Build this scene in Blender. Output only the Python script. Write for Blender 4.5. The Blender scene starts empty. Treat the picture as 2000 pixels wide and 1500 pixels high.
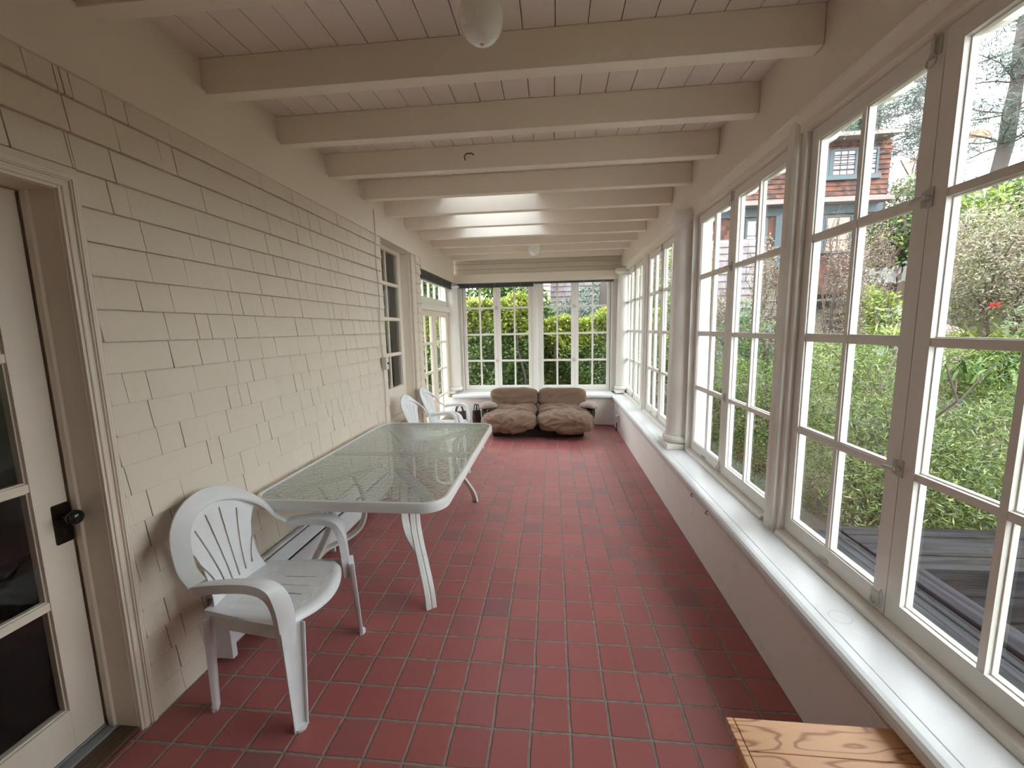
import bpy, bmesh, math, random
import numpy as np
from mathutils import Vector, Matrix, noise
from mathutils.geometry import tessellate_polygon
C = bpy.context.scene.collection
random.seed(7)
PI = math.pi
H = 1.581                                   # camera height
FPX = 804.7                                 # focal length in pixels of a 2000 px wide frame
RM = np.array([[0.9951408, 0.0966520, -0.0187934], [-0.0057113, -0.1338860, -0.9909803], [-0.0982964, 0.9862722, -0.1326834]])

def ray(u, v):
    return RM.T @ np.array([(u - 1000) / FPX, (v - 750) / FPX, 1.0])
def W(u, v, y):                             # point of the garden seen at (u, v), y metres down the porch
    d = ray(u, v); d = d * (y / d[1]); return Vector((d[0], d[1], d[2] + H))

# ------------------------------------------------------------------ mesh helpers
class MB:
    def __init__(s, f=None): s.v = []; s.f = []; s.m = f
    def add(s, vs, fs):
        n = len(s.v)
        s.v += [tuple(s.m(*p)) if s.m else tuple(p) for p in vs]
        s.f += [tuple(i + n for i in f) for f in fs]; return s
    def box(s, x0, x1, y0, y1, z0, z1):
        vs = [(x0, y0, z0), (x1, y0, z0), (x1, y1, z0), (x0, y1, z0), (x0, y0, z1), (x1, y0, z1), (x1, y1, z1), (x0, y1, z1)]
        return s.add(vs, [(0, 3, 2, 1), (4, 5, 6, 7), (0, 1, 5, 4), (1, 2, 6, 5), (2, 3, 7, 6), (3, 0, 4, 7)])
    def prism(s, prof, axis, a0, a1):       # closed 2D profile extruded along an axis
        n = len(prof)
        def P(p, a):
            return {'x': (a, p[0], p[1]), 'y': (p[0], a, p[1]), 'z': (p[0], p[1], a)}[axis]
        vs = [P(p, a0) for p in prof] + [P(p, a1) for p in prof]
        fs = [(i, (i + 1) % n, n + (i + 1) % n, n + i) for i in range(n)]
        fs += [tuple(range(n - 1, -1, -1)), tuple(range(n, 2 * n))]
        return s.add(vs, fs)
    def lathe(s, prof, c=(0, 0, 0), seg=24, a0=0, a1=2 * PI):   # (r, z) profile round the z axis
        full = abs(a1 - a0 - 2 * PI) < 1e-6; k = seg if full else seg + 1; m = len(prof)
        vs = [(c[0] + r * math.cos(a0 + (a1 - a0) * i / seg), c[1] + r * math.sin(a0 + (a1 - a0) * i / seg), c[2] + z) for i in range(k) for r, z in prof]
        fs = []
        for i in range(seg):
            j = (i + 1) % k
            for q in range(m - 1): fs.append((i * m + q, j * m + q, j * m + q + 1, i * m + q + 1))
        return s.add(vs, fs)
    def tube(s, pts, r, seg=8, cap=True):
        pts = [Vector(p) for p in pts]; n = len(pts); vs = []; fs = []
        rr = r if isinstance(r, (list, tuple)) else [r] * n
        up = Vector((0, 0, 1)); pb = None
        for i, p in enumerate(pts):
            t = (pts[min(i + 1, n - 1)] - pts[max(i - 1, 0)]).normalized()
            if pb is None:
                a = up if abs(t.z) < .9 else Vector((1, 0, 0)); b = t.cross(a).normalized()
            else:
                b = (pb - t * pb.dot(t)).normalized()
            pb = b; c = t.cross(b)
            for k in range(seg):
                an = 2 * PI * k / seg; vs.append(p + (b * math.cos(an) + c * math.sin(an)) * rr[i])
        for i in range(n - 1):
            for k in range(seg):
                k2 = (k + 1) % seg; fs.append((i * seg + k, i * seg + k2, (i + 1) * seg + k2, (i + 1) * seg + k))
        if cap: fs += [tuple(range(seg - 1, -1, -1)), tuple((n - 1) * seg + k for k in range(seg))]
        return s.add(vs, fs)
    def loft(s, rings, closed=True, caps=True):
        m = len(rings[0]); vs = [p for r in rings for p in r]; fs = []
        for i in range(len(rings) - 1):
            for k in range(m if closed else m - 1):
                k2 = (k + 1) % m; fs.append((i * m + k, i * m + k2, (i + 1) * m + k2, (i + 1) * m + k))
        if caps: fs += [tuple(range(m - 1, -1, -1)), tuple((len(rings) - 1) * m + k for k in range(m))]
        return s.add(vs, fs)
    def build(s, name, mat, parent=None, smooth=False, bevel=0, fix=True, seg=2, solid=0, weld=False, angle=40):
        me = bpy.data.meshes.new(name); me.from_pydata(s.v, [], s.f)
        if fix or weld:
            bm = bmesh.new(); bm.from_mesh(me)
            if weld: bmesh.ops.remove_doubles(bm, verts=bm.verts, dist=1e-5)
            bmesh.ops.recalc_face_normals(bm, faces=bm.faces); bm.to_mesh(me); bm.free()
        me.materials.append(mat)
        if smooth: me.shade_smooth()
        o = bpy.data.objects.new(name, me); C.objects.link(o)
        if parent: o.parent = parent
        if smooth and angle and hasattr(me, 'set_sharp_from_angle'): me.set_sharp_from_angle(angle=math.radians(angle))
        if solid:
            md = o.modifiers.new('s', 'SOLIDIFY'); md.thickness = solid; md.offset = 0
        if bevel:
            md = o.modifiers.new('b', 'BEVEL'); md.width = bevel; md.segments = seg; md.limit_method = 'ANGLE'; md.angle_limit = .6
            md.harden_normals = False
        return o

def tag(o, label=None, cat=None, group=None, kind=None):
    if label: o['label'] = label
    if cat: o['category'] = cat
    if group: o['group'] = group
    if kind: o['kind'] = kind
    return o
def thing(name, label, cat, loc=(0, 0, 0), rz=0, group=None, kind=None):
    o = bpy.data.objects.new(name, None); C.objects.link(o); o.empty_display_size = .1
    o.location = loc; o.rotation_euler = (0, 0, rz); return tag(o, label, cat, group, kind)
def copy_tree(o, parent=None):
    c = o.copy(); C.objects.link(c); c.parent = parent
    for ch in [x for x in o.children]: copy_tree(ch, c)
    return c

# ------------------------------------------------------------------ material helpers
class NT:
    def __init__(s, name):
        s.m = bpy.data.materials.new(name); s.m.use_nodes = True; s.t = s.m.node_tree
        s.b = s.t.nodes['Principled BSDF']; s.out = s.t.nodes['Material Output']
    def n(s, typ, props=None, **inp):
        nd = s.t.nodes.new(typ)
        for k, v in (props or {}).items(): setattr(nd, k, v)
        for k, v in inp.items():
            key = int(k[1:]) if k[0] == '_' and k[1:].isdigit() else k.replace('_', ' ')
            s.link(v, nd.inputs[key])
        return nd
    def link(s, v, sock):
        if isinstance(v, bpy.types.NodeSocket): s.t.links.new(v, sock)
        elif isinstance(v, bpy.types.Node): s.t.links.new(v.outputs[0], sock)
        else: sock.default_value = v
    def math(s, op, a, b=0.0, c=0.0, clamp=False):
        return s.n('ShaderNodeMath', {'operation': op, 'use_clamp': clamp}, _0=a, _1=b, _2=c).outputs[0]
    def ramp(s, fac, stops, interp='LINEAR'):
        r = s.n('ShaderNodeValToRGB', None, Fac=fac); cr = r.color_ramp; cr.interpolation = interp
        while len(cr.elements) < len(stops): cr.elements.new(.5)
        for e, (p, c) in zip(cr.elements, stops): e.position = p; e.color = (*c, 1) if len(c) == 3 else c
        return r.outputs[0]
    def mix(s, f, a, b, mode='MIX'):
        nd = s.n('ShaderNodeMix', {'data_type': 'RGBA', 'blend_type': mode})
        s.link(f, nd.inputs[0]); s.link(a if not isinstance(a, tuple) else (*a, 1), nd.inputs[6]); s.link(b if not isinstance(b, tuple) else (*b, 1), nd.inputs[7])
        return nd.outputs[2]
    def pos(s, kind='Object'): return s.n('ShaderNodeTexCoord').outputs[kind]
    def noise(s, vec, scale, detail=3, rough=.5, out=0):
        return s.n('ShaderNodeTexNoise', None, Vector=vec, Scale=scale, Detail=detail, Roughness=rough).outputs[out]
    def scale(s, vec, sc): return s.n('ShaderNodeVectorMath', {'operation': 'MULTIPLY'}, _0=vec, _1=sc).outputs[0]
    def bump(s, h, strength=.3, dist=.01):
        nd = s.n('ShaderNodeBump', None, Height=h, Strength=strength, Distance=dist); s.link(nd.outputs[0], s.b.inputs['Normal']); return nd
    def set(s, **k):
        for a, v in k.items():
            if isinstance(v, tuple) and len(v) == 3: v = (*v, 1)
            s.link(v, s.b.inputs[a.replace('_', ' ')])
        return s

def paint(name, col, rough=.5, var=.05, bump=.12, bscale=35, stain=None):
    t = NT(name); p = t.pos()
    f = t.noise(p, 2.2, 4)
    c2 = tuple(x * (1 - var * 2) for x in col)
    c = t.mix(f, col, c2)
    if stain:
        g = t.ramp(t.noise(p, 7, 6, .7), [(.58, (0, 0, 0)), (.72, (1, 1, 1))])
        c = t.mix(t.math('MULTIPLY', g, stain[3]), c, tuple(stain[:3]))
    t.set(Base_Color=c, Roughness=rough)
    t.bump(t.noise(p, bscale, 4), bump, .004)
    return t.m
def plain(name, col, rough=.5, metal=0, **k):
    t = NT(name); p = t.pos(); f = t.noise(p, 14, 3)
    t.set(Base_Color=t.mix(f, col, tuple(x * .86 for x in col)), Roughness=rough, Metallic=metal, **k); return t.m

M = {}
M['wall'] = paint('cream_shingle_paint', (.83, .755, .665), .55, .05, .25, 60, (.50, .46, .40, .22))
def wall_mat():
    t = NT('cream_shingle_paint'); p = t.pos()
    f = t.noise(p, 2.2, 4); base = t.mix(f, (.80, .715, .60), (.76, .675, .56))
    ri = t.n('ShaderNodeNewGeometry').outputs['Random Per Island']
    base = t.mix(t.math('MULTIPLY', ri, .14), base, (.60, .53, .44))
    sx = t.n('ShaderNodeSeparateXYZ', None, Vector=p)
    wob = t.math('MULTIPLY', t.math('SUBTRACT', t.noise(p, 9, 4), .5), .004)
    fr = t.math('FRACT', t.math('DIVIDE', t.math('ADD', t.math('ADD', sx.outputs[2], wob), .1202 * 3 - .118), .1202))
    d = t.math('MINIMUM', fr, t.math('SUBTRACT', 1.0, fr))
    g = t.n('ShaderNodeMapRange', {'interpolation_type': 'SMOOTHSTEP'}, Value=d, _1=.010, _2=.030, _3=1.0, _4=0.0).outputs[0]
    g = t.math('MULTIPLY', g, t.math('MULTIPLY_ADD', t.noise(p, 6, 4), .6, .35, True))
    col = t.mix(t.math('MULTIPLY', g, .5), base, (.36, .31, .25))  # shade under the shingle butts, painted as a dark line along each course
    st = t.ramp(t.noise(p, 7, 6, .7), [(.60, (0, 0, 0)), (.74, (1, 1, 1))]); col = t.mix(t.math('MULTIPLY', st, .18), col, (.5, .46, .4))
    t.set(Base_Color=col, Roughness=.55)
    t.bump(t.math('ADD', t.noise(t.scale(p, (30, 60, 6)), 1.0, 4), t.math('MULTIPLY', t.noise(p, 60, 3), .5)), .28, .004); return t.m
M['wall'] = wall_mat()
M['trim'] = paint('cream_trim_paint', (.86, .775, .665), .42, .04, .1, 30)
M['white'] = paint('white_window_paint', (.86, .82, .77), .36, .04, .12, 40, (.58, .56, .52, .15))
M['sill'] = paint('glossy_sill_paint', (.82, .83, .84), .22, .03, .3, 22, (.55, .54, .55, .25))
def sill_mat():
    t = NT('glossy_sill_paint'); p = t.pos(); f = t.noise(p, 3, 4)
    c = t.mix(f, (.80, .81, .82), (.74, .75, .77))
    q = t.n('ShaderNodeVectorMath', {'operation': 'DISTANCE'}, _0=p, _1=(SR.x, SR.y, .487)).outputs['Value']
    d = t.math('ABSOLUTE', t.math('SUBTRACT', q, .036)); g = t.n('ShaderNodeMapRange', None, Value=d, _1=.0008, _2=.0022, _3=1.0, _4=0.0).outputs[0]
    c = t.mix(t.math('MULTIPLY', g, .5), c, (.45, .45, .46))
    st = t.ramp(t.noise(t.scale(p, (10, 5, 10)), 1.6, 6, .75), [(.60, (0, 0, 0)), (.70, (1, 1, 1))]); c = t.mix(t.math('MULTIPLY', st, .30), c, (.52, .51, .53))
    t.set(Base_Color=c, Roughness=.24); t.bump(t.noise(p, 24, 4), .3, .004); return t.m
_d = ray(1641, 1205); SR = Vector(_d * ((.487 - H) / _d[2]))
M['sill'] = sill_mat()
M['stucco'] = paint('worn_stucco', (.92, .86, .83), .8, .06, .35, 26, (.58, .50, .48, .35))
M['ceil'] = paint('ceiling_board_paint', (.93, .85, .80), .5, .04, .08, 30)
M['beam'] = paint('beam_paint', (.93, .84, .72), .45, .04, .08, 25)
M['beadboard'] = paint('end_panel_paint', (.72, .65, .53), .5, .04, .08, 25)

def tile_material():
    t = NT('red_quarry_tile'); p = t.pos()
    wob = t.noise(p, 5, 3, .6, out=1)
    w2 = t.n('ShaderNodeVectorMath', {'operation': 'SUBTRACT'}, _0=wob, _1=(.5, .5, .5)).outputs[0]
    q = t.n('ShaderNodeVectorMath', {'operation': 'MULTIPLY_ADD'}, _0=w2, _1=(.014, .014, 0), _2=p).outputs[0]
    sx = t.n('ShaderNodeSeparateXYZ', None, Vector=q)
    gx = t.math('DIVIDE', t.math('ADD', sx.outputs[0], .0926 + 155 * .1), .155)
    gy = t.math('DIVIDE', t.math('ADD', sx.outputs[1], -1.4324 + 160 * .15985), .15985)
    fx = t.math('FRACT', gx); fy = t.math('FRACT', gy)
    dx = t.math('MINIMUM', fx, t.math('SUBTRACT', 1.0, fx)); dy = t.math('MINIMUM', fy, t.math('SUBTRACT', 1.0, fy))
    d = t.math('MINIMUM', dx, dy)
    hgt = t.n('ShaderNodeMapRange', {'interpolation_type': 'SMOOTHSTEP'}, Value=d, _1=.022, _2=.044).outputs[0]
    cell = t.n('ShaderNodeCombineXYZ', None, X=t.math('FLOOR', gx), Y=t.math('FLOOR', gy))
    wn = t.n('ShaderNodeTexWhiteNoise', {'noise_dimensions': '2D'}, Vector=cell)
    col = t.ramp(wn.outputs[0], [(0, (0.3098, 0.0845, 0.0818)), (0.25, (0.3705, 0.0959, 0.0898)), (0.5, (0.4189, 0.1162, 0.1038)), (0.8, (0.352, 0.0986, 0.0977)), (0.93, (0.3397, 0.1012, 0.1012)), (0.94, (0.2068, 0.0924, 0.1074)), (1, (0.2552, 0.1065, 0.117))])
    mot = t.noise(p, 16, 5, .65)
    col = t.mix(t.math('MULTIPLY', mot, .55), col, (0.276, 0.081, 0.083))
    big = t.noise(p, 1.3, 3)
    col = t.mix(t.math('MULTIPLY', big, .35), col, (0.524, 0.194, 0.185))
    gcol = t.mix(t.noise(p, 30, 3), (.42, .36, .33), (.13, .105, .09))
    t.set(Base_Color=t.mix(hgt, gcol, col))
    rg = t.mix(hgt, (.85, .85, .85), (.36, .36, .36)); rn = t.mix(t.math('MULTIPLY', mot, .5), rg, (.6, .6, .6))
    t.set(Roughness=rn)
    hh = t.math('ADD', t.math('MULTIPLY', hgt, 1.0), t.math('MULTIPLY', t.noise(p, 22, 3), .22))
    t.bump(hh, .75, .006)
    return t.m
M['tile'] = tile_material()

def glass_material(name, tint=(.96, .985, .975), refl=1.0, bump=0):
    t = NT(name); t.t.nodes.remove(t.b)
    g = t.n('ShaderNodeBsdfGlossy', None, Color=(1, 1, 1, 1), Roughness=.01)
    tr = t.n('ShaderNodeBsdfTransparent', None, Color=(*tint, 1))
    fr = t.n('ShaderNodeFresnel', None, IOR=1.45)
    if bump:
        b = t.n('ShaderNodeBump', None, Height=t.noise(t.pos(), 9, 2), Strength=bump, Distance=.01)
        t.link(b.outputs[0], g.inputs['Normal'])
    bf = t.n('ShaderNodeNewGeometry').outputs['Backfacing']
    mx = t.n('ShaderNodeMixShader', None, _0=t.math('MULTIPLY', t.math('MULTIPLY', fr.outputs[0], 1.1 * refl), t.math('SUBTRACT', 1.0, bf)), _1=tr.outputs[0], _2=g.outputs[0])
    t.link(mx.outputs[0], t.out.inputs[0]); return t.m
M['glass'] = glass_material('window_glass', bump=.12)
M['skyglass'] = glass_material('skylight_glass', tint=(.72, .75, .78))
def table_glass():
    t = NT('hammered_table_glass'); t.t.nodes.remove(t.b); p = t.pos()
    v = t.n('ShaderNodeTexVoronoi', {'feature': 'SMOOTH_F1'}, Vector=t.n('ShaderNodeVectorMath', {'operation': 'MULTIPLY'}, _0=p, _1=(1, 1.0, 1)).outputs[0], Scale=56.0)
    hh = t.math('ADD', v.outputs[0], t.math('MULTIPLY', t.noise(p, 120, 2), .4))
    b = t.n('ShaderNodeBump', None, Height=hh, Strength=.6, Distance=.008)
    g = t.n('ShaderNodeBsdfGlossy', None, Color=(.95, 1, .98, 1), Roughness=.07, Normal=b.outputs[0])
    tr = t.n('ShaderNodeBsdfTransparent', None, Color=(.74, .79, .78, 1))
    df = t.n('ShaderNodeBsdfDiffuse', None, Color=(.46, .50, .50, 1), Normal=b.outputs[0])
    fr = t.n('ShaderNodeFresnel', None, IOR=1.55, Normal=b.outputs[0])
    bf = t.n('ShaderNodeNewGeometry').outputs['Backfacing']; ff = t.math('SUBTRACT', 1.0, bf)
    m1 = t.n('ShaderNodeMixShader', None, _0=t.math('MULTIPLY', ff, .17), _1=tr.outputs[0], _2=df.outputs[0])
    m2 = t.n('ShaderNodeMixShader', None, _0=t.math('MULTIPLY', t.math('MULTIPLY_ADD', fr.outputs[0], 1.6, .05, True), ff), _1=m1.outputs[0], _2=g.outputs[0])
    t.link(m2.outputs[0], t.out.inputs[0]); return t.m
M['tglass'] = table_glass()
M['plastic'] = plain('white_moulded_plastic', (.83, .84, .86), .27)
M['frame'] = plain('white_coated_aluminium', (.78, .77, .75), .33)
M['enamel'] = plain('white_heater_enamel', (.80, .82, .86), .3)
M['dark'] = plain('dark_slot', (.02, .02, .02), .7)
M['bronze'] = plain('dark_bronze_hardware', (.030, .022, .016), .38, .7)
M['knob'] = plain('black_glazed_knob', (.012, .014, .012), .12)
M['hardware'] = plain('painted_hardware', (.62, .59, .54), .4)
M['blind'] = plain('charcoal_blind_slats', (.085, .095, .09), .5)
M['cord'] = plain('pale_cord', (.5, .5, .48), .6)
M['black'] = plain('black_cord', (.03, .03, .03), .5)
M['rubber'] = plain('threshold_metal', (.33, .36, .37), .4, .5)
M['tan'] = paint('tan_bare_board', (.50, .37, .24), .6, .12, .2, 20)
def globe_mat():
    t = NT('milk_glass'); t.set(Base_Color=(.93, .93, .90), Roughness=.12)
    t.b.inputs['Subsurface Weight'].default_value = .0; t.b.inputs['Coat Weight'].default_value = .6; return t.m
M['milk'] = globe_mat()

def wood(name, a, b, scale=(1.4, 14, 14), rough=.45, rings=5.0, dark=None, bump=.15, pw=5.0, spec=.5):
    t = NT(name); p = t.pos()
    q = t.n('ShaderNodeVectorMath', {'operation': 'MULTIPLY'}, _0=p, _1=scale).outputs[0]
    n0 = t.noise(q, .55, 2, .4)
    s = t.math('MULTIPLY', n0, rings * 6.0)
    w = t.math('ABSOLUTE', t.math('SINE', s))
    w = t.math('POWER', w, pw)
    fine = t.noise(t.scale(p, (scale[0] * 4, scale[1] * 16, scale[2] * 16)), 1.0, 4, .6)
    c = t.mix(w, a, b)
    c = t.mix(t.math('MULTIPLY', fine, .45), c, tuple(x * .6 for x in a))
    if dark: c = t.mix(t.ramp(t.noise(p, 5, 5, .7), [(.5, (0, 0, 0)), (.62, (1, 1, 1))]), c, dark)
    t.set(Base_Color=c, Roughness=rough, Specular_IOR_Level=spec); t.bump(t.math('ADD', fine, t.math('MULTIPLY', w, -.4)), bump, .004); return t.m
M['pine'] = wood('varnished_pine', (.80, .45, .25), (.36, .13, .06), (4.2, 22, 22), .38, 4.6, None, .12, 16.0)
M['deck'] = wood('weathered_deck_timber', (.040, .038, .046), (.007, .006, .007), (14, 1.0, 14), .75, 3.0, None, .8, 3.0, .15)
M['deckx'] = wood('weathered_cross_timber', (.032, .030, .035), (.006, .005, .006), (1.0, 14, 14), .5, 3.0, (.022, .018, .015), .8, 3.0, .15)
M['oak'] = wood('worn_oak_threshold', (.10, .06, .035), (.05, .03, .02), (14, 1, 14), .5)

def corduroy():
    t = NT('brown_corduroy'); p = t.pos()
    f = t.noise(p, 6, 4, .6)
    c = t.mix(f, (.225, .135, .088), (.145, .086, .056))
    st = t.ramp(t.noise(p, 3.2, 4, .6), [(.56, (0, 0, 0)), (.75, (1, 1, 1))])
    c = t.mix(t.math('MULTIPLY', st, .35), c, (.24, .17, .115))
    t.set(Base_Color=c, Roughness=.9); t.b.inputs['Sheen Weight'].default_value = .12
    sx = t.n('ShaderNodeSeparateXYZ', None, Vector=p)
    t.bump(t.math('SINE', t.math('MULTIPLY', sx.outputs[0], 900.0)), .15, .003); return t.m
M['cord_brown'] = corduroy()
M['arm_pink'] = plain('worn_pinkish_velvet', (.36, .29, .265), .9)
M['sofa_dark'] = plain('dark_brown_underside', (.03, .022, .018), .9)
M['bag'] = plain('taupe_canvas', (.10, .075, .055), .8)
M['bag2'] = plain('dark_brown_canvas', (.045, .030, .024), .75)

def leaf(name, cols, trans=.25, rough=.5):
    t = NT(name); t.t.nodes.remove(t.b)
    g = t.n('ShaderNodeNewGeometry')
    n = len(cols); c = t.ramp(g.outputs['Random Per Island'], [((i + .0) / n, cc) for i, cc in enumerate(cols)], 'CONSTANT')
    d = t.n('ShaderNodeBsdfDiffuse', None, Color=c)
    tr = t.n('ShaderNodeBsdfTranslucent', None, Color=c)
    gl = t.n('ShaderNodeBsdfGlossy', None, Color=(1, 1, 1, 1), Roughness=rough * .7 + .1)
    m1 = t.n('ShaderNodeMixShader', None, _0=trans, _1=d.outputs[0], _2=tr.outputs[0])
    m2 = t.n('ShaderNodeMixShader', None, _0=.05, _1=m1.outputs[0], _2=gl.outputs[0])
    t.link(m2.outputs[0], t.out.inputs[0]); return t.m
M['bark'] = paint('grey_brown_bark', (.105, .083, .074), .9, .25, 1.0, 18)
M['twig'] = plain('brown_twig', (.12, .085, .07), .85)
M['L_broom'] = leaf('broom_leaf', [(0.113, 0.175, 0.04), (0.175, 0.251, 0.055), (0.257, 0.319, 0.078), (0.079, 0.125, 0.035), (0.218, 0.285, 0.117), (0.316, 0.354, 0.098)])
M['L_broomdark'] = leaf('broom_dark_leaf', [(0.078, 0.117, 0.029), (0.11, 0.159, 0.038), (0.163, 0.21, 0.057), (0.12, 0.094, 0.031), (0.133, 0.185, 0.087)])
M['L_hedge'] = leaf('hedge_leaf', [(0.07, 0.132, 0.027), (0.115, 0.199, 0.041), (0.179, 0.274, 0.051), (0.058, 0.099, 0.025), (0.239, 0.319, 0.094)])
M['L_hedgetop'] = leaf('young_hedge_leaf', [(0.36, 0.419, 0.067), (0.458, 0.488, 0.085), (0.279, 0.351, 0.059), (0.516, 0.508, 0.126), (0.218, 0.3, 0.055)])
M['L_blue'] = leaf('bluegreen_leaf', [(0.088, 0.155, 0.101), (0.129, 0.21, 0.143), (0.062, 0.116, 0.076), (0.169, 0.25, 0.183)])
M['L_brown'] = leaf('russet_twig_leaf', [(0.23, 0.156, 0.129), (0.292, 0.212, 0.172), (0.168, 0.115, 0.095), (0.326, 0.252, 0.218), (0.203, 0.176, 0.109)], .15)
M['L_tan'] = leaf('olive_tan_leaf', [(0.268, 0.247, 0.153), (0.329, 0.289, 0.194), (0.223, 0.23, 0.122), (0.278, 0.211, 0.15), (0.193, 0.213, 0.112), (0.363, 0.336, 0.242)], .2)
M['L_lime'] = leaf('lime_leaf', [(0.319, 0.386, 0.074), (0.238, 0.318, 0.062), (0.398, 0.437, 0.096), (0.175, 0.251, 0.055)])
M['L_pale'] = leaf('pale_autumn_leaf', [(0.26, 0.314, 0.139), (0.322, 0.363, 0.201), (0.212, 0.266, 0.118), (0.358, 0.304, 0.156), (0.181, 0.235, 0.127)])
M['L_needle'] = leaf('pine_needle', [(0.052, 0.086, 0.066), (0.077, 0.117, 0.09), (0.043, 0.07, 0.057), (0.101, 0.141, 0.107)], .1)
M['L_grey'] = leaf('bare_purple_twig', [(0.158, 0.138, 0.158), (0.206, 0.185, 0.199), (0.126, 0.113, 0.12)], .1)
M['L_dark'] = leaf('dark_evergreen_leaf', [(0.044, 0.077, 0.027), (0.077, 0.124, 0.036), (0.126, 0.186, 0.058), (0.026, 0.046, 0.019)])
M['L_yellow'] = leaf('yellow_flower', [(0.605, 0.469, 0.106), (0.522, 0.431, 0.129), (0.272, 0.317, 0.09), (0.203, 0.263, 0.082)], .2)
M['L_pink'] = leaf('pink_red_leaf', [(0.271, 0.143, 0.13), (0.21, 0.11, 0.103), (0.319, 0.198, 0.172), (0.152, 0.099, 0.079)], .15)
M['L_red'] = leaf('red_petal', [(0.602, 0.058, 0.05), (0.482, 0.043, 0.043)], .2)
def soil_mat():
    t = NT('garden_soil_and_mulch'); p = t.pos()
    g = t.ramp(t.noise(p, .9, 5, .65), [(.42, (.14, .10, .075)), (.52, (.09, .12, .04)), (.7, (.07, .13, .035))])
    t.set(Base_Color=t.mix(t.noise(p, 9, 4), g, (.10, .085, .06)), Roughness=.95); t.bump(t.noise(p, 12, 5), .8, .05); return t.m
M['soil'] = soil_mat()
M['rock'] = paint('mauve_bare_earth', (.27, .20, .18), .9, .15, .6, 6)
def shake(name, cols, course=.13, w=.11):
    t = NT(name); p = t.pos(); sx = t.n('ShaderNodeSeparateXYZ', None, Vector=p)
    row = t.math('DIVIDE', sx.outputs[2], course); fr = t.math('FRACT', row); rid = t.math('FLOOR', row)
    h = t.math('ADD', sx.outputs[0], sx.outputs[1])
    cx = t.math('ADD', t.math('DIVIDE', h, w), t.math('MULTIPLY', rid, .37)); cid = t.math('FLOOR', cx)
    wn = t.n('ShaderNodeTexWhiteNoise', {'noise_dimensions': '2D'}, Vector=t.n('ShaderNodeCombineXYZ', None, X=cid, Y=rid))
    c = t.ramp(wn.outputs[0], [(i / (len(cols) - 1), cc) for i, cc in enumerate(cols)])
    c = t.mix(t.math('MULTIPLY', t.noise(p, 1.1, 3), .6), c, cols[0])
    t.set(Base_Color=c, Roughness=.85)
    return t.m
M['shake_red'] = shake('red_brown_shakes', [(.055, .035, .034), (.12, .055, .042), (.28, .105, .065), (.10, .06, .055)])
M['shake_grey'] = shake('mauve_grey_shakes', [(.16, .135, .14), (.22, .185, .19), (.28, .24, .245), (.19, .155, .16)])
M['shake_pink'] = shake('pinkish_shakes', [(.42, .29, .27), (.50, .37, .34), (.46, .33, .31), (.38, .27, .26)])
M['slate'] = plain('slate_blue_trim', (.095, .125, .145), .6)
M['fascia'] = plain('mauve_fascia', (.27, .22, .21), .6)
M['pane'] = plain('pale_pane', (.62, .64, .68), .2)  # opaque pale grey panes, slightly glossy
M['panewarm'] = plain('warm_curtained_pane', (.60, .46, .36), .3)
M['farwhite'] = plain('white_stucco_house', (.75, .75, .76), .7)
M['farroof'] = plain('terracotta_roof', (.45, .22, .13), .8)
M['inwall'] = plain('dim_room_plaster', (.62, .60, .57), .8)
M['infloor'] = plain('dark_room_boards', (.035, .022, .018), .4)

# ------------------------------------------------------------------ camera
cam_d = bpy.data.cameras.new('camera'); cam = bpy.data.objects.new('camera', cam_d); C.objects.link(cam)
cam_d.sensor_width = 36; cam_d.lens = FPX / 2000 * 36; cam_d.clip_end = 300; cam_d.clip_start = .05
r, d_, f = RM[0], RM[1], RM[2]
u_, s_, vt = np.linalg.svd(RM); RR = u_ @ vt
cam.matrix_world = Matrix(((RR[0][0], -RR[1][0], -RR[2][0], 0), (RR[0][1], -RR[1][1], -RR[2][1], 0), (RR[0][2], -RR[1][2], -RR[2][2], H), (0, 0, 0, 1)))
bpy.context.scene.camera = cam

# ------------------------------------------------------------------ the room
XL, XR, YB, HY, WY = -1.65, .99, 6.70, 7.0, 7.08
ZC = 2.88
def struct(name, mb, mat, label, cat, parent=None, **k):
    o = mb.build(name, mat, parent, **k)
    if parent is None: tag(o, label, cat, kind='structure')
    return o
struct('floor', MB().box(-1.83, XR + .02, -.9, 7.0, -.12, 0), M['tile'], 'red quarry tile floor with grey grout running down the porch', 'floor')

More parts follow.
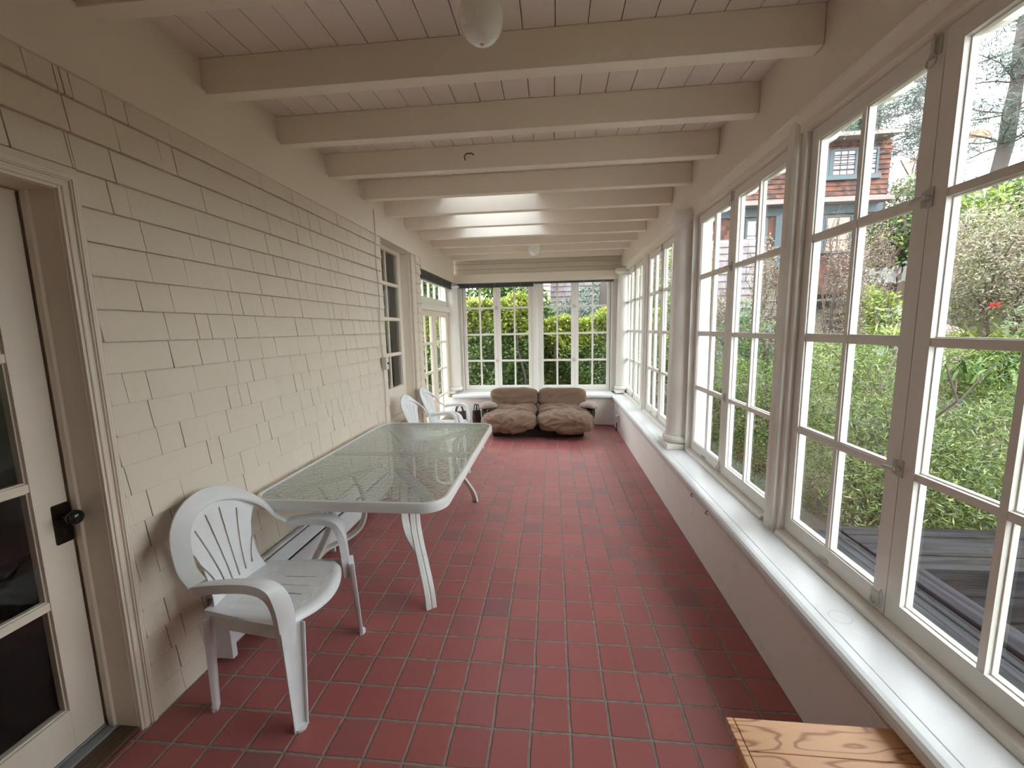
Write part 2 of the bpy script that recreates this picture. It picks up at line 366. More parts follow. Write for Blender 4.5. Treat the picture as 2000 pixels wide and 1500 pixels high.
# left wall: shingle courses on a backing wall
D1 = (.48, 1.32); D2 = (4.04, 4.90); D3 = (5.22, 6.84)
wl = MB()
def wall_seg(y0, y1, z0, z1): wl.box(-1.84, -1.668, y0, y1, z0, z1)
wall_seg(-.9, D1[0] - .011, 0, 2.49); wall_seg(D1[0] - .011, D1[1] + .011, 2.096, 2.49); wall_seg(D1[1] + .011, D2[0] - .016, 0, 2.49)
wall_seg(D2[1] + .016, 5.169, 0, 2.49)
def shingles(mb, y0, y1, zlo, zhi, rnd, excl=None):
    P = .1202; z = .118 - P
    while z < zhi:
        b = max(z, zlo); tp = min(z + P - .0007, zhi)
        if tp - b > .008:
            y = y0 - rnd.uniform(0, .12)
            while y < y1:
                w = rnd.choice([.075, .1, .12, .14, .17, .2, .24]) * rnd.uniform(.9, 1.12)
                a0, a1 = max(y, y0), min(y + w, y1)
                gap = rnd.uniform(.0020, .0052) if rnd.random() < .85 else .0006
                a1g = a1 - gap
                if a1g - a0 > .004:
                    db = rnd.uniform(-.0012, .0012); xb = -1.6485 + rnd.uniform(-.0022, .0022); xt = -1.6645
                    k = (tp - b) / P; xt = xb + (xt - xb) * max(k, .3)
                    mb.add([(-1.669, a0, b + db), (xb, a0, b + db), (xb, a1g, b + db), (-1.669, a1g, b + db),
                            (-1.669, a0, tp), (xt, a0, tp), (xt, a1g, tp), (-1.669, a1g, tp)],
                           [(0, 3, 2, 1), (4, 5, 6, 7), (0, 1, 5, 4), (1, 2, 6, 5), (2, 3, 7, 6), (3, 0, 4, 7)])
                y += w
        z += P
rnd = random.Random(3)
shingles(wl, D1[1] + .052, D2[0] - .045, 0, 2.487, rnd)
shingles(wl, -.9, D1[1] + .052, 2.137, 2.487, rnd)
shingles(wl, 5.05, 5.215, 0, 2.487, rnd)
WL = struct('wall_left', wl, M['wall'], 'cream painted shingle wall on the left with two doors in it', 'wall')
fb = MB().box(-1.84, -1.646, -.9, 5.215, 2.487, 2.735)
fb.box(-1.84, -1.646, 5.215, HY, 2.36, 2.735); fb.box(-1.84, -1.662, -.9, HY, 2.735, ZC)
fb.box(-1.84, -1.655, 5.045, 5.215, 2.40, 2.487)
struct('trim_1', fb, M['trim'], 'wide flat cream frieze board above the shingles of the left wall', 'trim')
# right knee wall and sill
rw = MB().box(XR, 1.40, -.9, WY, -.3, .44); struct('wall_right', rw, M['stucco'], 'low pinkish white knee wall under the long right sill', 'wall')
sl = MB()
nose = [(XR - .012, .437), (.952, .437), (.946, .447), (.944, .462), (.949, .476), (.960, .484), (.975, .487), (1.0045, .487), (1.0045, .437)]
sl.prism(nose, 'y', -.9, 5.30); sl.prism(nose, 'y', 5.304, YB - .02)
sl.prism([(1.0075, .44), (1.0075, .486), (1.18, .489), (1.18, .44)], 'y', -.9, YB + .25)
sl.box(1.0, 1.012, -.9, YB, .44, .480)
sl.prism([(XR - .002, .395), (XR - .014, .40), (XR - .018, .408), (XR - .014, .416), (XR - .018, .437), (XR, .437)], 'y', -.9, YB)
struct('trim_2', sl, M['sill'], 'glossy white painted sill with rounded nose along the right windows', 'sill', bevel=.002)
# far knee wall and sill
struct('wall_far', MB().box(-1.9, XR + .005, YB, WY + .1, -.3, .45), M['stucco'], 'low off-white knee wall at the far end of the porch', 'wall')
fs = MB(); n2 = [(YB + .01, .445), (YB - .035, .445), (YB - .043, .455), (YB - .045, .475), (YB - .040, .492), (YB - .028, .50), (YB, .503), (YB + .01, .503)]
fs.prism([(a, b) for a, b in n2], 'x', XL - .02, .99); fs.box(XL - .02, .99, YB + .012, WY, .45, .50)
struct('trim_3', fs, M['sill'], 'white rounded sill under the far windows behind the sofa', 'sill', bevel=.002)
# header beams
hd = MB().box(1.125, 1.27, -.9, WY + .1, 2.535, ZC)
hd.prism([(1.14, 2.536), (1.165, 2.50), (1.165, 2.465), (1.255, 2.465), (1.255, 2.536)], 'y', -.9, WY)
hd.box(1.27, 1.285, -.9, WY + .1, 2.50, ZC)
struct('trim_4', hd, M['trim'], 'deep cream header beam above the right windows', 'header beam', bevel=.003)
fh = MB().box(-1.70, 1.18, HY, HY + .07, 2.352, 2.502); fh.box(-1.70, 1.18, HY + .07, WY + .12, 2.39, 2.47)
struct('trim_5', fh, M['trim'], 'cream header board across the far windows', 'header beam', bevel=.003)
fp = MB()
for a, b in ((2.49, 2.575), (2.578, 2.663), (2.666, 2.751), (2.754, ZC)): fp.prism([(HY + .045, a), (HY + .04, a + .006), (HY + .04, b - .006), (HY + .045, b), (HY + .09, b), (HY + .09, a)], 'x', -1.70, 1.18)
struct('wall_end_panel', fp, M['beadboard'], 'recessed dull beige boarding above the far header', 'wall panel')
# mullions, jambs and stops of the right window wall (sash plane x 1.20)
SA = [(.845, 1.505, 2.165), (2.32, 2.98, 3.64), (4.095, 4.755, 5.415), (5.58, 6.24, 6.90)]
jm = MB()
def post(y0, y1, x0=1.165):
    jm.box(x0 + .012, 1.25, y0, y1, .487, 2.50)
    c = (y0 + y1) / 2; w = min(.045, (y1 - y0) / 2 - .008)
    jm.prism([(x0 + .014, c - w), (x0 - .006, c - w + .004), (x0 - .016, c - w * .6), (x0 - .019, c), (x0 - .016, c + w * .6), (x0 - .006, c + w - .004), (x0 + .014, c + w)], 'z', .487, 2.535)
post(2.165, 2.32); post(5.415, 5.58); post(3.64, 3.672, 1.175); post(3.99, 4.095, 1.175); post(6.90, WY, 1.17)
jm.box(1.177, 1.25, 3.66, 4.0, .487, 2.50)
jm.box(1.17, 1.36, .60, .845, .487, 2.50)
for a, m_, b in SA:
    jm.prism([(1.155, .487), (1.155, .503), (1.162, .512), (1.182, .516), (1.26, .516), (1.26, .487)], 'y', a, b)
    jm.box(1.245, 1.36, a, b, .44, .495)
struct('trim_6', jm, M['white'], 'painted posts and stops between the right windows', 'window posts', bevel=.0015)
rw2 = MB().box(1.10, 1.38, -.9, .60, .487, 2.54)
struct('wall_right_near', rw2, M['trim'], 'solid right wall beyond the nearest window', 'wall')
struct('wall_back', MB().box(-1.9, 1.42, -1.05, -.9, -.1, 2.95), M['trim'], 'cream end wall of the porch', 'wall')

def casement(parent, mp, a0, a1, z0, z1, zb, meet, deep=False, top=.06, bot=.075, stile=.052, mst=.058, ncol=2, hinge=None):
    """one sash: a0..a1 along the wall, w = depth outward from the plane"""
    fr = MB(mp); lo, hi = (mst, stile) if meet == 'lo' else (stile, mst)
    T0, T1 = 0.0, .042
    g0, g1 = a0 + lo, a1 - hi; gz0, gz1 = z0 + bot, z1 - top
    fr.box(a0, g0, T0, T1, z0, z1); fr.box(g1, a1, T0, T1, z0, z1)
    fr.box(g0, g1, T0, T1, z0, gz0); fr.box(g0, g1, T0, T1, gz1, z1)
    mw = .011; cols = [g0 + (g1 - g0) * k / ncol for k in range(1, ncol)]
    for c in cols: fr.box(c - mw, c + mw, T0 + .002, T1 - .004, gz0, gz1)
    for z in zb: fr.box(g0, g1, T0 + .003, T1 - .005, z - .013, z + .013)
    cs = [g0] + cols + [g1]; zs = [gz0] + list(zb) + [gz1]
    for i in range(len(cs) - 1):
        for j in range(len(zs) - 1):
            x0 = cs[i] + (mw if i else 0); x1 = cs[i + 1] - (mw if i < len(cs) - 2 else 0)
            y0 = zs[j] + (.013 if j else 0); y1 = zs[j + 1] - (.013 if j < len(zs) - 2 else 0)
            if deep:                      # stepped moulding on the room side
                e = .006
                for q, (w0, w1) in enumerate(((.008, .022),)):
                    fr.box(x0, x0 + e, w0, w1, y0, y1); fr.box(x1 - e, x1, w0, w1, y0, y1)
                    fr.box(x0 + e, x1 - e, w0, w1, y0, y0 + e); fr.box(x0 + e, x1 - e, w0, w1, y1 - e, y1)
            e = .004
            fr.box(x0, x0 + e, .018, .034, y0, y1); fr.box(x1 - e, x1, .018, .034, y0, y1)
            fr.box(x0 + e, x1 - e, .018, .034, y0, y0 + e); fr.box(x0 + e, x1 - e, .018, .034, y1 - e, y1)
    so = fr.build('sash', M['white'], parent)
    gl = MB(mp)
    for i in range(len(cs) - 1):
        for j in range(len(zs) - 1):
            gl.box(cs[i] + .002, cs[i + 1] - .002, .025, .028, zs[j] + .002, zs[j + 1] - .002)
    gl.build('glass', M['glass'], so)
    return so
def latch(parent, mp, u, z, s=1):
    l = MB(mp); l.box(u - .022, u + .002, -.004, 0, z - .03, z + .03); l.box(u + .004, u + .020, -.004, 0, z - .026, z + .026)
    l.tube([(u - .010, -.004, z), (u - .010, -.020, z)], .008, 8)
    l.tube([(u - .014, -.022, z), (u + .012, -.025, z - .002), (u + .038, -.022, z - .006)], [.006, .0085, .007], 8)
    return l.build('latch', M['hardware'], parent, smooth=True)
def hook(parent, mp, u, z):
    l = MB(mp); l.box(u - .034, u + .004, -.004, 0, z - .030, z + .030)
    l.tube([(u - .015, -.006, z - .02), (u - .015, -.018, z - .005), (u - .02, -.018, z + .012)], .004, 6)
    l.tube([(u - .045, -.012, z - .02), (u - .062, -.014, z + .01), (u - .068, -.018, z + .045), (u - .060, -.018, z + .062), (u - .052, -.016, z + .045), (u - .048, -.012, z + .005), (u - .03, -.010, z - .02)], .0032, 6)
    return l.build('stay_hook', M['hardware'], parent, smooth=True)
mpR = lambda a, w, z: (1.20 + w, a, z)
names = ['nearest casement window on the right with weathered deck timbers outside', 'second casement window on the right, between the square post and the round column',
         'third casement window on the right, just beyond the round column', 'farthest casement window on the right, beside the corner column']
for i, (a, m_, b) in enumerate(SA):
    w = thing('window_%d' % (i + 1), names[i], 'window', (1.20, m_, .516), 0, kind='structure')
    mp = lambda aa, ww, z, m_=m_: (ww, aa - m_, z - .516)
    s1 = casement(w, mp, a + .003, m_ - .0015, .519, 2.460, (1.063, 1.514, 1.970), 'hi', deep=False)
    s2 = casement(w, mp, m_ + .0015, b - .003, .519, 2.460, (1.063, 1.514, 1.970), 'lo', deep=True)
    latch(s2, mp, m_ + .006, 1.97); latch(s2, mp, m_ + .006, 1.075)
    hk = hook(s2, mp, m_ + .06, .555)
    bt = MB(mp); bt.box(m_ + .012, m_ + .05, -.005, 0, 2.40, 2.455); bt.tube([(m_ + .03, -.010, 2.395), (m_ + .03, -.010, 2.475)], .004, 6)
    bt.tube([(m_ + .03 + .018 * math.cos(t), -.014, 2.385 + .018 * math.sin(t)) for t in [k * PI / 5 for k in range(11)]], .003, 6)
    bt.build('bolt', M['hardware'], s2, smooth=True)
    pin = MB(mp); pin.tube([(m_ + .33, -.006, .535), (m_ + .33, -.02, .545), (m_ + .335, -.022, .56)], .004, 6); pin.box(m_ + .31, m_ + .35, -.003, 0, .528, .545)
    pin.build('stay_pin', M['hardware'], s2, smooth=True)
# far windows (plane y WY)
FA = [(-1.53, -.94, -.35, 'far casement window on the left, above the left half of the sofa'), (-.21, .3775, .965, 'far casement window on the right, above the right half of the sofa')]
for i, (a, m_, b, lb) in enumerate(FA):
    w = thing('window_%d' % (i + 5), lb, 'window', (m_, WY, .52), 0, kind='structure')
    mp = lambda aa, ww, z, m_=m_: (aa - m_, ww, z - .52)
    s1 = casement(w, mp, a + .003, m_ - .0015, .525, 2.42, (1.036, 1.490, 1.938), 'hi', bot=.078)
    s2 = casement(w, mp, m_ + .0015, b - .003, .525, 2.42, (1.036, 1.490, 1.938), 'lo', bot=.078)
    latch(s1, mp, m_ - .012, 1.94); latch(s1, mp, m_ - .012, 1.04)
fj = MB().box(-1.72, -1.53, WY - .02, WY + .1, .50, 2.42).box(-.35, -.21, WY - .012, WY + .1, .50, 2.42).box(.965, 1.17, WY - .02, WY + .1, .50, 2.42)
fj.prism([(-.322, WY - .010), (-.314, WY - .030), (-.28, WY - .036), (-.246, WY - .030), (-.238, WY - .010)], 'z', .50, 2.42)
fj.box(-1.72, 1.17, WY - .03, WY + .1, .50, .523)
fj.box(-1.56, -1.53, WY - .035, WY + .0, .50, 2.36); fj.box(.965, .99, WY - .035, WY, .50, 2.36)
struct('trim_7', fj, M['white'], 'painted frame and centre post of the far windows', 'window frame', bevel=.0015)

# ceiling with skylight
SK = (-1.06, -.160, 3.745, 5.25)
cl = MB(); x = .019 - .141 * 12
TX1 = 1.98
while x < TX1:
    x0, x1 = max(x + .0022, -1.84), min(x + .141 - .0022, TX1)
    if x1 > x0:
        segs = [(-.9, WY + .6)]
        if x0 < SK[1] and x1 > SK[0]: segs = [(-.9, SK[2]), (SK[3], WY + .6)]
        for a, b in segs:
            cl.box(x0, x1, a, b, ZC, ZC + .02)
        if x0 < SK[1] and x1 > SK[0]:
            if x0 < SK[0]: cl.box(x0, SK[0], SK[2], SK[3], ZC, ZC + .02)
            if x1 > SK[1]: cl.box(SK[1], x1, SK[2], SK[3], ZC, ZC + .02)
    x += .141
E5 = .03
for a in ((-1.84, SK[0], -.9, WY + .6), (SK[1], TX1, -.9, WY + .6), (SK[0], SK[1], -.9, SK[2]), (SK[0], SK[1], SK[3], WY + .6)): cl.box(*a, ZC + .0205, ZC + .06)
struct('ceiling', cl, M['ceil'], 'painted tongue-and-groove board ceiling over the porch', 'ceiling')
sk = MB(); zt = ZC + .45
for q in ((SK[0] - .02, SK[0], SK[2] - .02, SK[3] + .02), (SK[1], SK[1] + .02, SK[2] - .02, SK[3] + .02), (SK[0], SK[1], SK[2] - .02, SK[2]), (SK[0], SK[1], SK[3], SK[3] + .02)): sk.box(*q, ZC + .0, zt)
so = struct('window_8', sk, M['white'], 'skylight opening in the ceiling between the middle beams', 'skylight')
MB().box(SK[0], SK[1], SK[2], SK[3], zt - .01, zt - .005).build('glass', M['skyglass'], so)

# beams with their rafter tails outside
ords = ['nearest', 'second', 'third', 'fourth', 'fifth', 'sixth', 'seventh', 'eighth', 'ninth', 'tenth', 'eleventh']
extra = {0: 'mostly cut off by the top edge of the view', 1: 'just beyond the round globe light', 3: 'with a small hook on its near face', 4: 'in front of the skylight', 5: 'lit by the skylight', 6: 'under the middle of the skylight', 7: 'under the far end of the skylight', 10: 'just before the far header'}
for k in range(11):
    y0 = 1.445 + .545 * k
    t = thing('ceiling_beam', 'painted ceiling beam, %s from the camera%s' % (ords[k], ', ' + extra[k] if k in extra else ''), 'beam', (0, y0, 2.72), 0, 'exposed beams across the porch ceiling')
    b = MB(); b.box(-1.664, 1.1235, 0, .075, 0, ZC - 2.72 - .001)
    b.build('timber', M['beam'], t, bevel=.003)
    tl = MB(); tl.prism([(1.2855, .159), (1.2855, .04), (1.80, .035), (1.86, .055), (1.885, .085), (1.885, .159)], 'y', 0, .075)
    tl.build('rafter_tail', M['white'], t, bevel=.004)
hq = W(925, 302, 3.075); hk = MB().tube([(hq.x, 3.079, hq.z), (hq.x - .01, 3.05, hq.z), (hq.x - .045, 3.045, hq.z - .002), (hq.x - .062, 3.045, hq.z - .018), (hq.x - .058, 3.05, hq.z - .045)], .0035, 6)
tag(hk.build('ceiling_hook', M['bronze'], None, smooth=True), 'small dark cup hook screwed into a ceiling beam', 'hook')
fascia = MB().box(1.95, 1.98, -.9, WY + .6, 2.94, 3.02); struct('trim_8', fascia, M['white'], 'white eave board outside above the rafter tails', 'eave')

# columns
def column(name, label, x, y, h0, h1, rb=.118, rt=.100, plinth=.148):
    t = thing(name, label, 'column', (x, y, h0), 0)
    hh = h1 - h0
    MB().box(-plinth, .02, -plinth, plinth, 0, .045).build('plinth', M['white'], t, bevel=.003)
    pr = [(0, .045), (plinth * .96, .045)] + [(plinth * .80 + .03 * math.cos(a), .08 + .034 * math.sin(a)) for a in [-PI / 2 + PI * k / 8 for k in range(9)]] + [(rb + .006, .118), (rb + .002, .135)]
    MB().lathe(pr, (0, 0, 0), 40).build('base_ring', M['white'], t, smooth=True)
    sh = [(rb - (rb - rt) * max(0, (k / 12 - .25) / .75) ** 1.5, .13 + (hh - .28) * k / 12) for k in range(13)]
    z = .13 + hh - .28
    sh2 = [(rt + .008, z - .03), (rt + .008, z - .02), (rt, z - .015)]
    MB().lathe(sh, (0, 0, 0), 40).build('shaft', M['white'], t, smooth=True)
    cp = [(rt, z), (rt + .006, z + .002), (rt + .008, z + .012), (rt, z + .016), (rt, z + .062), (rt + .012, z + .070), (rt + .030, z + .088), (rt + .036, z + .102), (0, z + .102)]
    MB().lathe(cp, (0, 0, 0), 40).build('capital', M['white'], t, smooth=True, angle=30)
    MB().box(-rt - .045, .015, -rt - .045, rt + .045, z + .102, hh).build('abacus', M['white'], t, bevel=.003)
    return t
column('half_column', 'round white engaged column with a square plinth on the right sill between the second and third window', 1.157, 3.826, .489, 2.534)
column('half_column', 'white corner column where the far windows meet the right windows', 1.150, 6.93, .505, 2.50, .105, .092, .125)
column('half_column', 'white corner column between the french doors and the far windows', -1.675, 6.92, .505, 2.35, .105, .092, .125)

# ------------------------------------------------------------------ doors on the left
def casing(mb, y0, y1, z1, w, x=-1.665, d=.03, left=True):
    """stepped moulded casing round an opening y0..y1, top z1"""
    prof = [(0, .010), (.2, .014), (.25, .020), (.42, .020), (.47, .015), (.6, .015), (.68, .024), (.8, .030), (.95, .030), (1, .022)]
    for (a, ex), (b, ex2) in zip(prof[:-1], prof[1:]):
        e = max(ex, ex2) * d / .03
        mb.box(x - .02, x + e, y1 + (a * w or .0015), y1 + b * w, 0, z1 + b * w)
        if left: mb.box(x - .02, x + e, y0 - b * w, y0 - (a * w or .0015), 0, z1 + b * w)
        mb.box(x - .02, x + e, y0 - (a * w if left else 0), y1 + a * w, z1 + (a * w or .0015), z1 + b * w)
c1 = MB(); casing(c1, D1[0], D1[1] - .012, 2.078, .058, -1.668, .026)
c1.box(-1.84, -1.669, D1[1] - .012, D1[1] + .01, 0, 2.09); c1.box(-1.84, -1.669, D1[0] - .01, D1[0] + .012, 0, 2.09)
c1.box(-1.84, -1.669, D1[0], D1[1], 2.078, 2.095)
c1.box(-1.79, -1.765, D1[1] - .024, D1[1] - .012, 0, 2.078)
struct('trim_9', c1, M['trim'], 'stepped cream casing round the near glazed door on the left', 'door casing', bevel=.0012)
c2 = MB(); casing(c2, D2[0], D2[1], 2.585, .125, -1.712, .026, False); c2.box(-1.73, -1.690, D2[0] - .028, D2[0], 0, 2.585)
c2.box(-1.84, -1.713, D2[1], D2[1] + .015, 0, 2.60); c2.box(-1.84, -1.713, D2[0] - .015, D2[0], 0, 2.6); c2.box(-1.84, -1.713, D2[0], D2[1], 2.585, 2.60)
struct('trim_10', c2, M['trim'], 'stepped cream casing round the tall glazed door in the middle of the left wall', 'door casing', bevel=.0012)
wl2 = MB().box(-1.95, -1.85, -.9, D1[0], 0, 2.6)

def glazed_door(idx, label, xp, y0, y1, z0, z1, stile, toprail, botrail, rows, ncol, zbars):
    t = thing('door_%d' % idx, label, 'door', (xp, (y0 + y1) / 2, z0), 0, kind='structure')
    c = (y0 + y1) / 2; mp = lambda a, w, z: (-w, a - c, z - z0)
    fr = MB(mp); g0, g1 = y0 + stile, y1 - stile; gz0, gz1 = z0 + botrail, z1 - toprail
    fr.box(y0, g0, 0, .045, z0, z1); fr.box(g1, y1, 0, .045, z0, z1); fr.box(g0, g1, 0, .045, z0, gz0); fr.box(g0, g1, 0, .045, gz1, z1)
    cols = [g0 + (g1 - g0) * k / ncol for k in range(1, ncol)]
    for q in cols: fr.box(q - .011, q + .011, .006, .030, gz0, gz1)
    for z in zbars: fr.box(g0, g1, .003, .04, z - .015, z + .015)
    cs = [g0] + cols + [g1]; zs = [gz0] + list(zbars) + [gz1]
    for i in range(len(cs) - 1):
        for j in range(len(zs) - 1):
            x0 = cs[i] + (.012 if i else 0); x1 = cs[i + 1] - (.012 if i < len(cs) - 2 else 0); a = zs[j] + (.015 if j else 0); b = zs[j + 1] - (.015 if j < len(zs) - 2 else 0)
            e = .005
            fr.box(x0, x0 + e, .012, .03, a, b); fr.box(x1 - e, x1, .012, .03, a, b); fr.box(x0 + e, x1 - e, .012, .03, a, a + e); fr.box(x0 + e, x1 - e, .012, .03, b - e, b)
    fr.build('leaf_frame', M['trim'], t, bevel=.0012)
    gl = MB(mp)
    for i in range(len(cs) - 1):
        for j in range(len(zs) - 1): gl.box(cs[i] + .002, cs[i + 1] - .002, .014, .017, zs[j] + .002, zs[j + 1] - .002)
    gl.build('glass', M['glass'], t)
    return t, mp
d1, mp1 = glazed_door(1, 'near cream door on the left with dark glass panes and a black knob', -1.80, D1[0] + .014, D1[1] - .026, .04, 2.075, .10, .11, .16, 4, 2, (.622, 1.066, 1.515))
pl = MB(mp1); pl.prism([(1.244, .828), (1.290, .828), (1.294, .832), (1.294, .974), (1.290, .978), (1.244, .978), (1.240, .974), (1.240, .832)], 'y', -.004, 0)
po = pl.build('lock_plate', M['bronze'], d1, bevel=.001)
kh = MB(mp1); kh.tube([(1.267, -.0045, .872), (1.267, -.0055, .872)], .005, 12); kh.box(1.265, 1.269, -.0055, -.0042, .86, .874); kh.build('keyhole', M['dark'], po)
kb = MB(mp1)
prk = [(0.010, 0), (.010, .02), (.008, .028), (.014, .034), (.024, .042), (.0275, .052), (.026, .062), (.018, .070), (.008, .073), (0, .0735)]
rings = [[(1.267 + r_ * math.cos(a), -.004 - w_, .928 + r_ * math.sin(a)) for a in [2 * PI * k / 20 for k in range(20)]] for r_, w_ in prk]
kb.loft(rings); kb.build('door_knob', M['knob'], d1, smooth=True)
th = MB().box(-1.84, -1.80, D1[0], D1[1] - .012, .001, .036); th.box(-1.80, -1.755, D1[0], D1[1] - .012, .001, .026)
struct('trim_11', th, M['rubber'], 'grey metal threshold strip under the near door', 'threshold', bevel=.004)
th2 = MB().box(-1.754, -1.665, D1[0], D1[1] + .03, .001, .020)
struct('trim_12', th2, M['oak'], 'worn brown wooden sill board at the foot of the near door', 'threshold', bevel=.004)
d2, mp2 = glazed_door(2, 'tall glazed door with eight dark panes in the middle of the left wall', -1.80, D2[0] + .003, D2[1] - .003, .62, 2.58, .095, .125, .315, 4, 2, (1.316, 1.715, 2.10))
ds = MB().box(-1.84, -1.775, D2[0], D2[1], .56, .615); ds.prism([(-1.775, .56), (-1.72, .56), (-1.715, .575), (-1.72, .592), (-1.775, .605)], 'y', D2[0], D2[1])
struct('trim_13', ds, M['trim'], 'cream sill under the tall glazed door', 'door sill', bevel=.002)
struct('wall_step_panel', MB().box(-1.84, -1.775, D2[0], D2[1], 0, .56), M['tan'], 'bare tan board below the tall glazed door', 'wall panel')
# french doors and their transom at the far left
FX = -1.745
fj = MB().box(-1.80, -1.70, 5.22, 5.235, 0, 2.36).box(-1.80, -1.70, 6.835, 6.90, 0, 2.36).box(-1.80, -1.70, 5.235, 6.835, 1.868, 1.952).box(-1.80, -1.70, 5.235, 6.835, 2.33, 2.36)
fj.box(-1.80, -1.66, 5.235, 6.85, 0, .03); fj.box(-1.90, -1.70, 6.90, WY + .1, .45, 2.45); fj.box(-1.84, -1.668, 5.17, 5.22, 0, 2.36)
struct('trim_14', fj, M['white'], 'painted frame round the french doors at the far left', 'door frame', bevel=.002)
glazed_door(3, 'left leaf of the french doors, partly hidden by the narrow shingled strip', FX, 5.238, 6.034, .032, 1.864, .10, .075, .16, 4, 2, (.55, .973, 1.395))
d4, mp4 = glazed_door(4, 'right leaf of the french doors, next to the corner column', FX, 6.038, 6.832, .032, 1.864, .10, .075, .16, 4, 2, (.55, .973, 1.395))
w7 = thing('window_7', 'transom window over the french doors with green foliage behind', 'window', (FX, 6.035, 1.955), 0, kind='structure')
mp7 = lambda a, w, z: (-w, a - 6.035, z - 1.955)
tr = MB(mp7); tr.box(5.238, 5.30, 0, .04, 1.955, 2.328).box(6.77, 6.832, 0, .04, 1.955, 2.328).box(5.3, 6.77, 0, .04, 1.955, 2.045).box(5.3, 6.77, 0, .04, 2.26, 2.328)
for q in range(1, 5): tr.box(5.3 + 1.47 * q / 5 - .012, 5.3 + 1.47 * q / 5 + .012, .002, .038, 2.045, 2.26)
tr.build('sash', M['white'], w7); gl = MB(mp7).box(5.3, 6.77, .02, .023, 2.045, 2.26); gl.build('glass', M['glass'], w7)

# venetian blinds pulled up under the headers
def blind(label, loc, ax, L, drop, ncords, thick=.03):
    t = thing('venetian_blind', label, 'blind', loc)
    f_ = (lambda a, w, z: (a, w, z)) if ax == 'x' else (lambda a, w, z: (w, a, z))
    MB(f_).box(0, L, 0, thick, -.018, 0).build('head_rail', M['blind'], t, bevel=.001)
    s = MB(f_); n = max(3, int((drop - .03) / .0055))
    for k in range(n): z = -.02 - (drop - .034) * k / n; s.box(0.003, L - .003, .001, thick - .001, z - .0032, z)
    s.build('slats', M['blind'], t); MB(f_).box(0.0, L, 0, thick, -drop, -drop + .012).build('bottom_rail', M['blind'], t, bevel=.001)
    for k in range(ncords):
        a = L * (k + .5) / ncords; MB(f_).box(a - .002, a + .002, -.002 if ax == 'x' else thick, 0 if ax == 'x' else thick + .002, -drop, -.005).build('ladder_cord', M['cord'], t)
blind('dark blind bundled under the header above the left far window', (-1.60, HY + .012, 2.351), 'x', 1.285, .075, 3, .045)
blind('thin dark blind pulled right up above the right far window', (-.30, HY + .012, 2.351), 'x', 1.30, .032, 4, .045)
blind('dark blind bundled above the transom of the french doors', (-1.70, 5.24, 2.358), 'y', 1.59, .115, 4, .045)

# dim rooms behind the two doors
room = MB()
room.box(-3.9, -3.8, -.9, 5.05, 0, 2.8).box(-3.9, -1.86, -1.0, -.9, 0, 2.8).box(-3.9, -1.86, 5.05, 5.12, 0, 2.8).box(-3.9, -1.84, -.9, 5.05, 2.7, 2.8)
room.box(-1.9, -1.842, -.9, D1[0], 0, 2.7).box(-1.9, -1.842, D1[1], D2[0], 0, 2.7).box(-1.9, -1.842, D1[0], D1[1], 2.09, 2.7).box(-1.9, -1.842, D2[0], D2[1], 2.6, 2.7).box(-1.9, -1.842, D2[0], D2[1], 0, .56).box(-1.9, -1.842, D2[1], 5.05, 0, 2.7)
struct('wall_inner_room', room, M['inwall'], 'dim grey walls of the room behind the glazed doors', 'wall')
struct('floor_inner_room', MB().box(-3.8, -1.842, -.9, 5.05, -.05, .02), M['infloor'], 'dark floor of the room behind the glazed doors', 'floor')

# ------------------------------------------------------------------ heater along the left wall
ht = thing('baseboard_heater', 'long white metal baseboard heater at the foot of the shingle wall', 'heater', (-1.65, 1.66, 0))
L = 1.98
b = MB(); b.prism([(.003, .045), (.003, .33), (.012, .335), (.036, .335), (.042, .325), (.016, .322), (.016, .045)], 'y', 0, L); b.build('back_panel', M['enamel'], ht, bevel=.001)
b = MB(); b.prism([(.046, .318), (.092, .262), (.088, .255), (.046, .300)], 'y', .03, L - .03); b.build('damper', M['enamel'], ht, bevel=.001)
b = MB(); b.prism([(.082, .240), (.096, .236), (.098, .085), (.078, .06), (.074, .064), (.092, .088), (.090, .230)], 'y', .02, L - .02); b.build('front_panel', M['enamel'], ht, bevel=.001)
for y0 in (0, L - .03):
    b = MB(); b.prism([(.004, .02), (.004, .336), (.040, .336), (.100, .262), (.104, .02)], 'y', y0, y0 + .03); b.build('end_cap', M['enamel'], ht, bevel=.003)
b = MB(); b.box(.020, .072, .03, L - .03, .12, .25); b.build('fins', M['dark'], ht)
for yy in (.25, 1.0, 1.75): MB().box(.01, .07, yy, yy + .02, 0, .06).build('foot', M['enamel'], ht)

# switch box, wires, outlet
sw = thing('switch_box', 'small surface-mounted switch box beside the tall glazed door', 'switch', (-1.648, 3.87, 1.27))
MB().box(0, .045, -.03, .03, -.06, .06).build('box', M['hardware'], sw, bevel=.003)
MB().box(.045, .048, -.026, .026, -.055, .055).build('cover_plate', M['plastic'], sw, bevel=.001); MB().box(.048, .062, -.004, .004, -.008, .012).build('toggle', M['black'], sw)
wv = MB().tube([(-1.640, 3.845 + .012 * math.sin(k * 1.1), 2.70 - k * .11) for k in range(13)] + [(-1.64, 3.865, 1.33)], .0045, 6)
tag(wv.build('wire', M['hardware'], None, smooth=True), 'painted wire running down the shingles from the ceiling to the switch box', 'wire')
wv = MB().tube([(-1.642, 3.87, 1.21)] + [(-1.642, 3.865 + .010 * math.sin(k * 1.3), 1.15 - k * .12) for k in range(10)], .0045, 6)
tag(wv.build('wire', M['hardware'], None, smooth=True), 'painted wire running down the shingles below the switch box to the floor', 'wire')
ou = thing('outlet_box', 'white surface outlet box on the knee wall in the far right corner', 'outlet', (XR - .002, 6.25, .20))
MB().box(-.035, 0, -.035, .035, -.055, .055).build('box', M['white'], ou, bevel=.004)
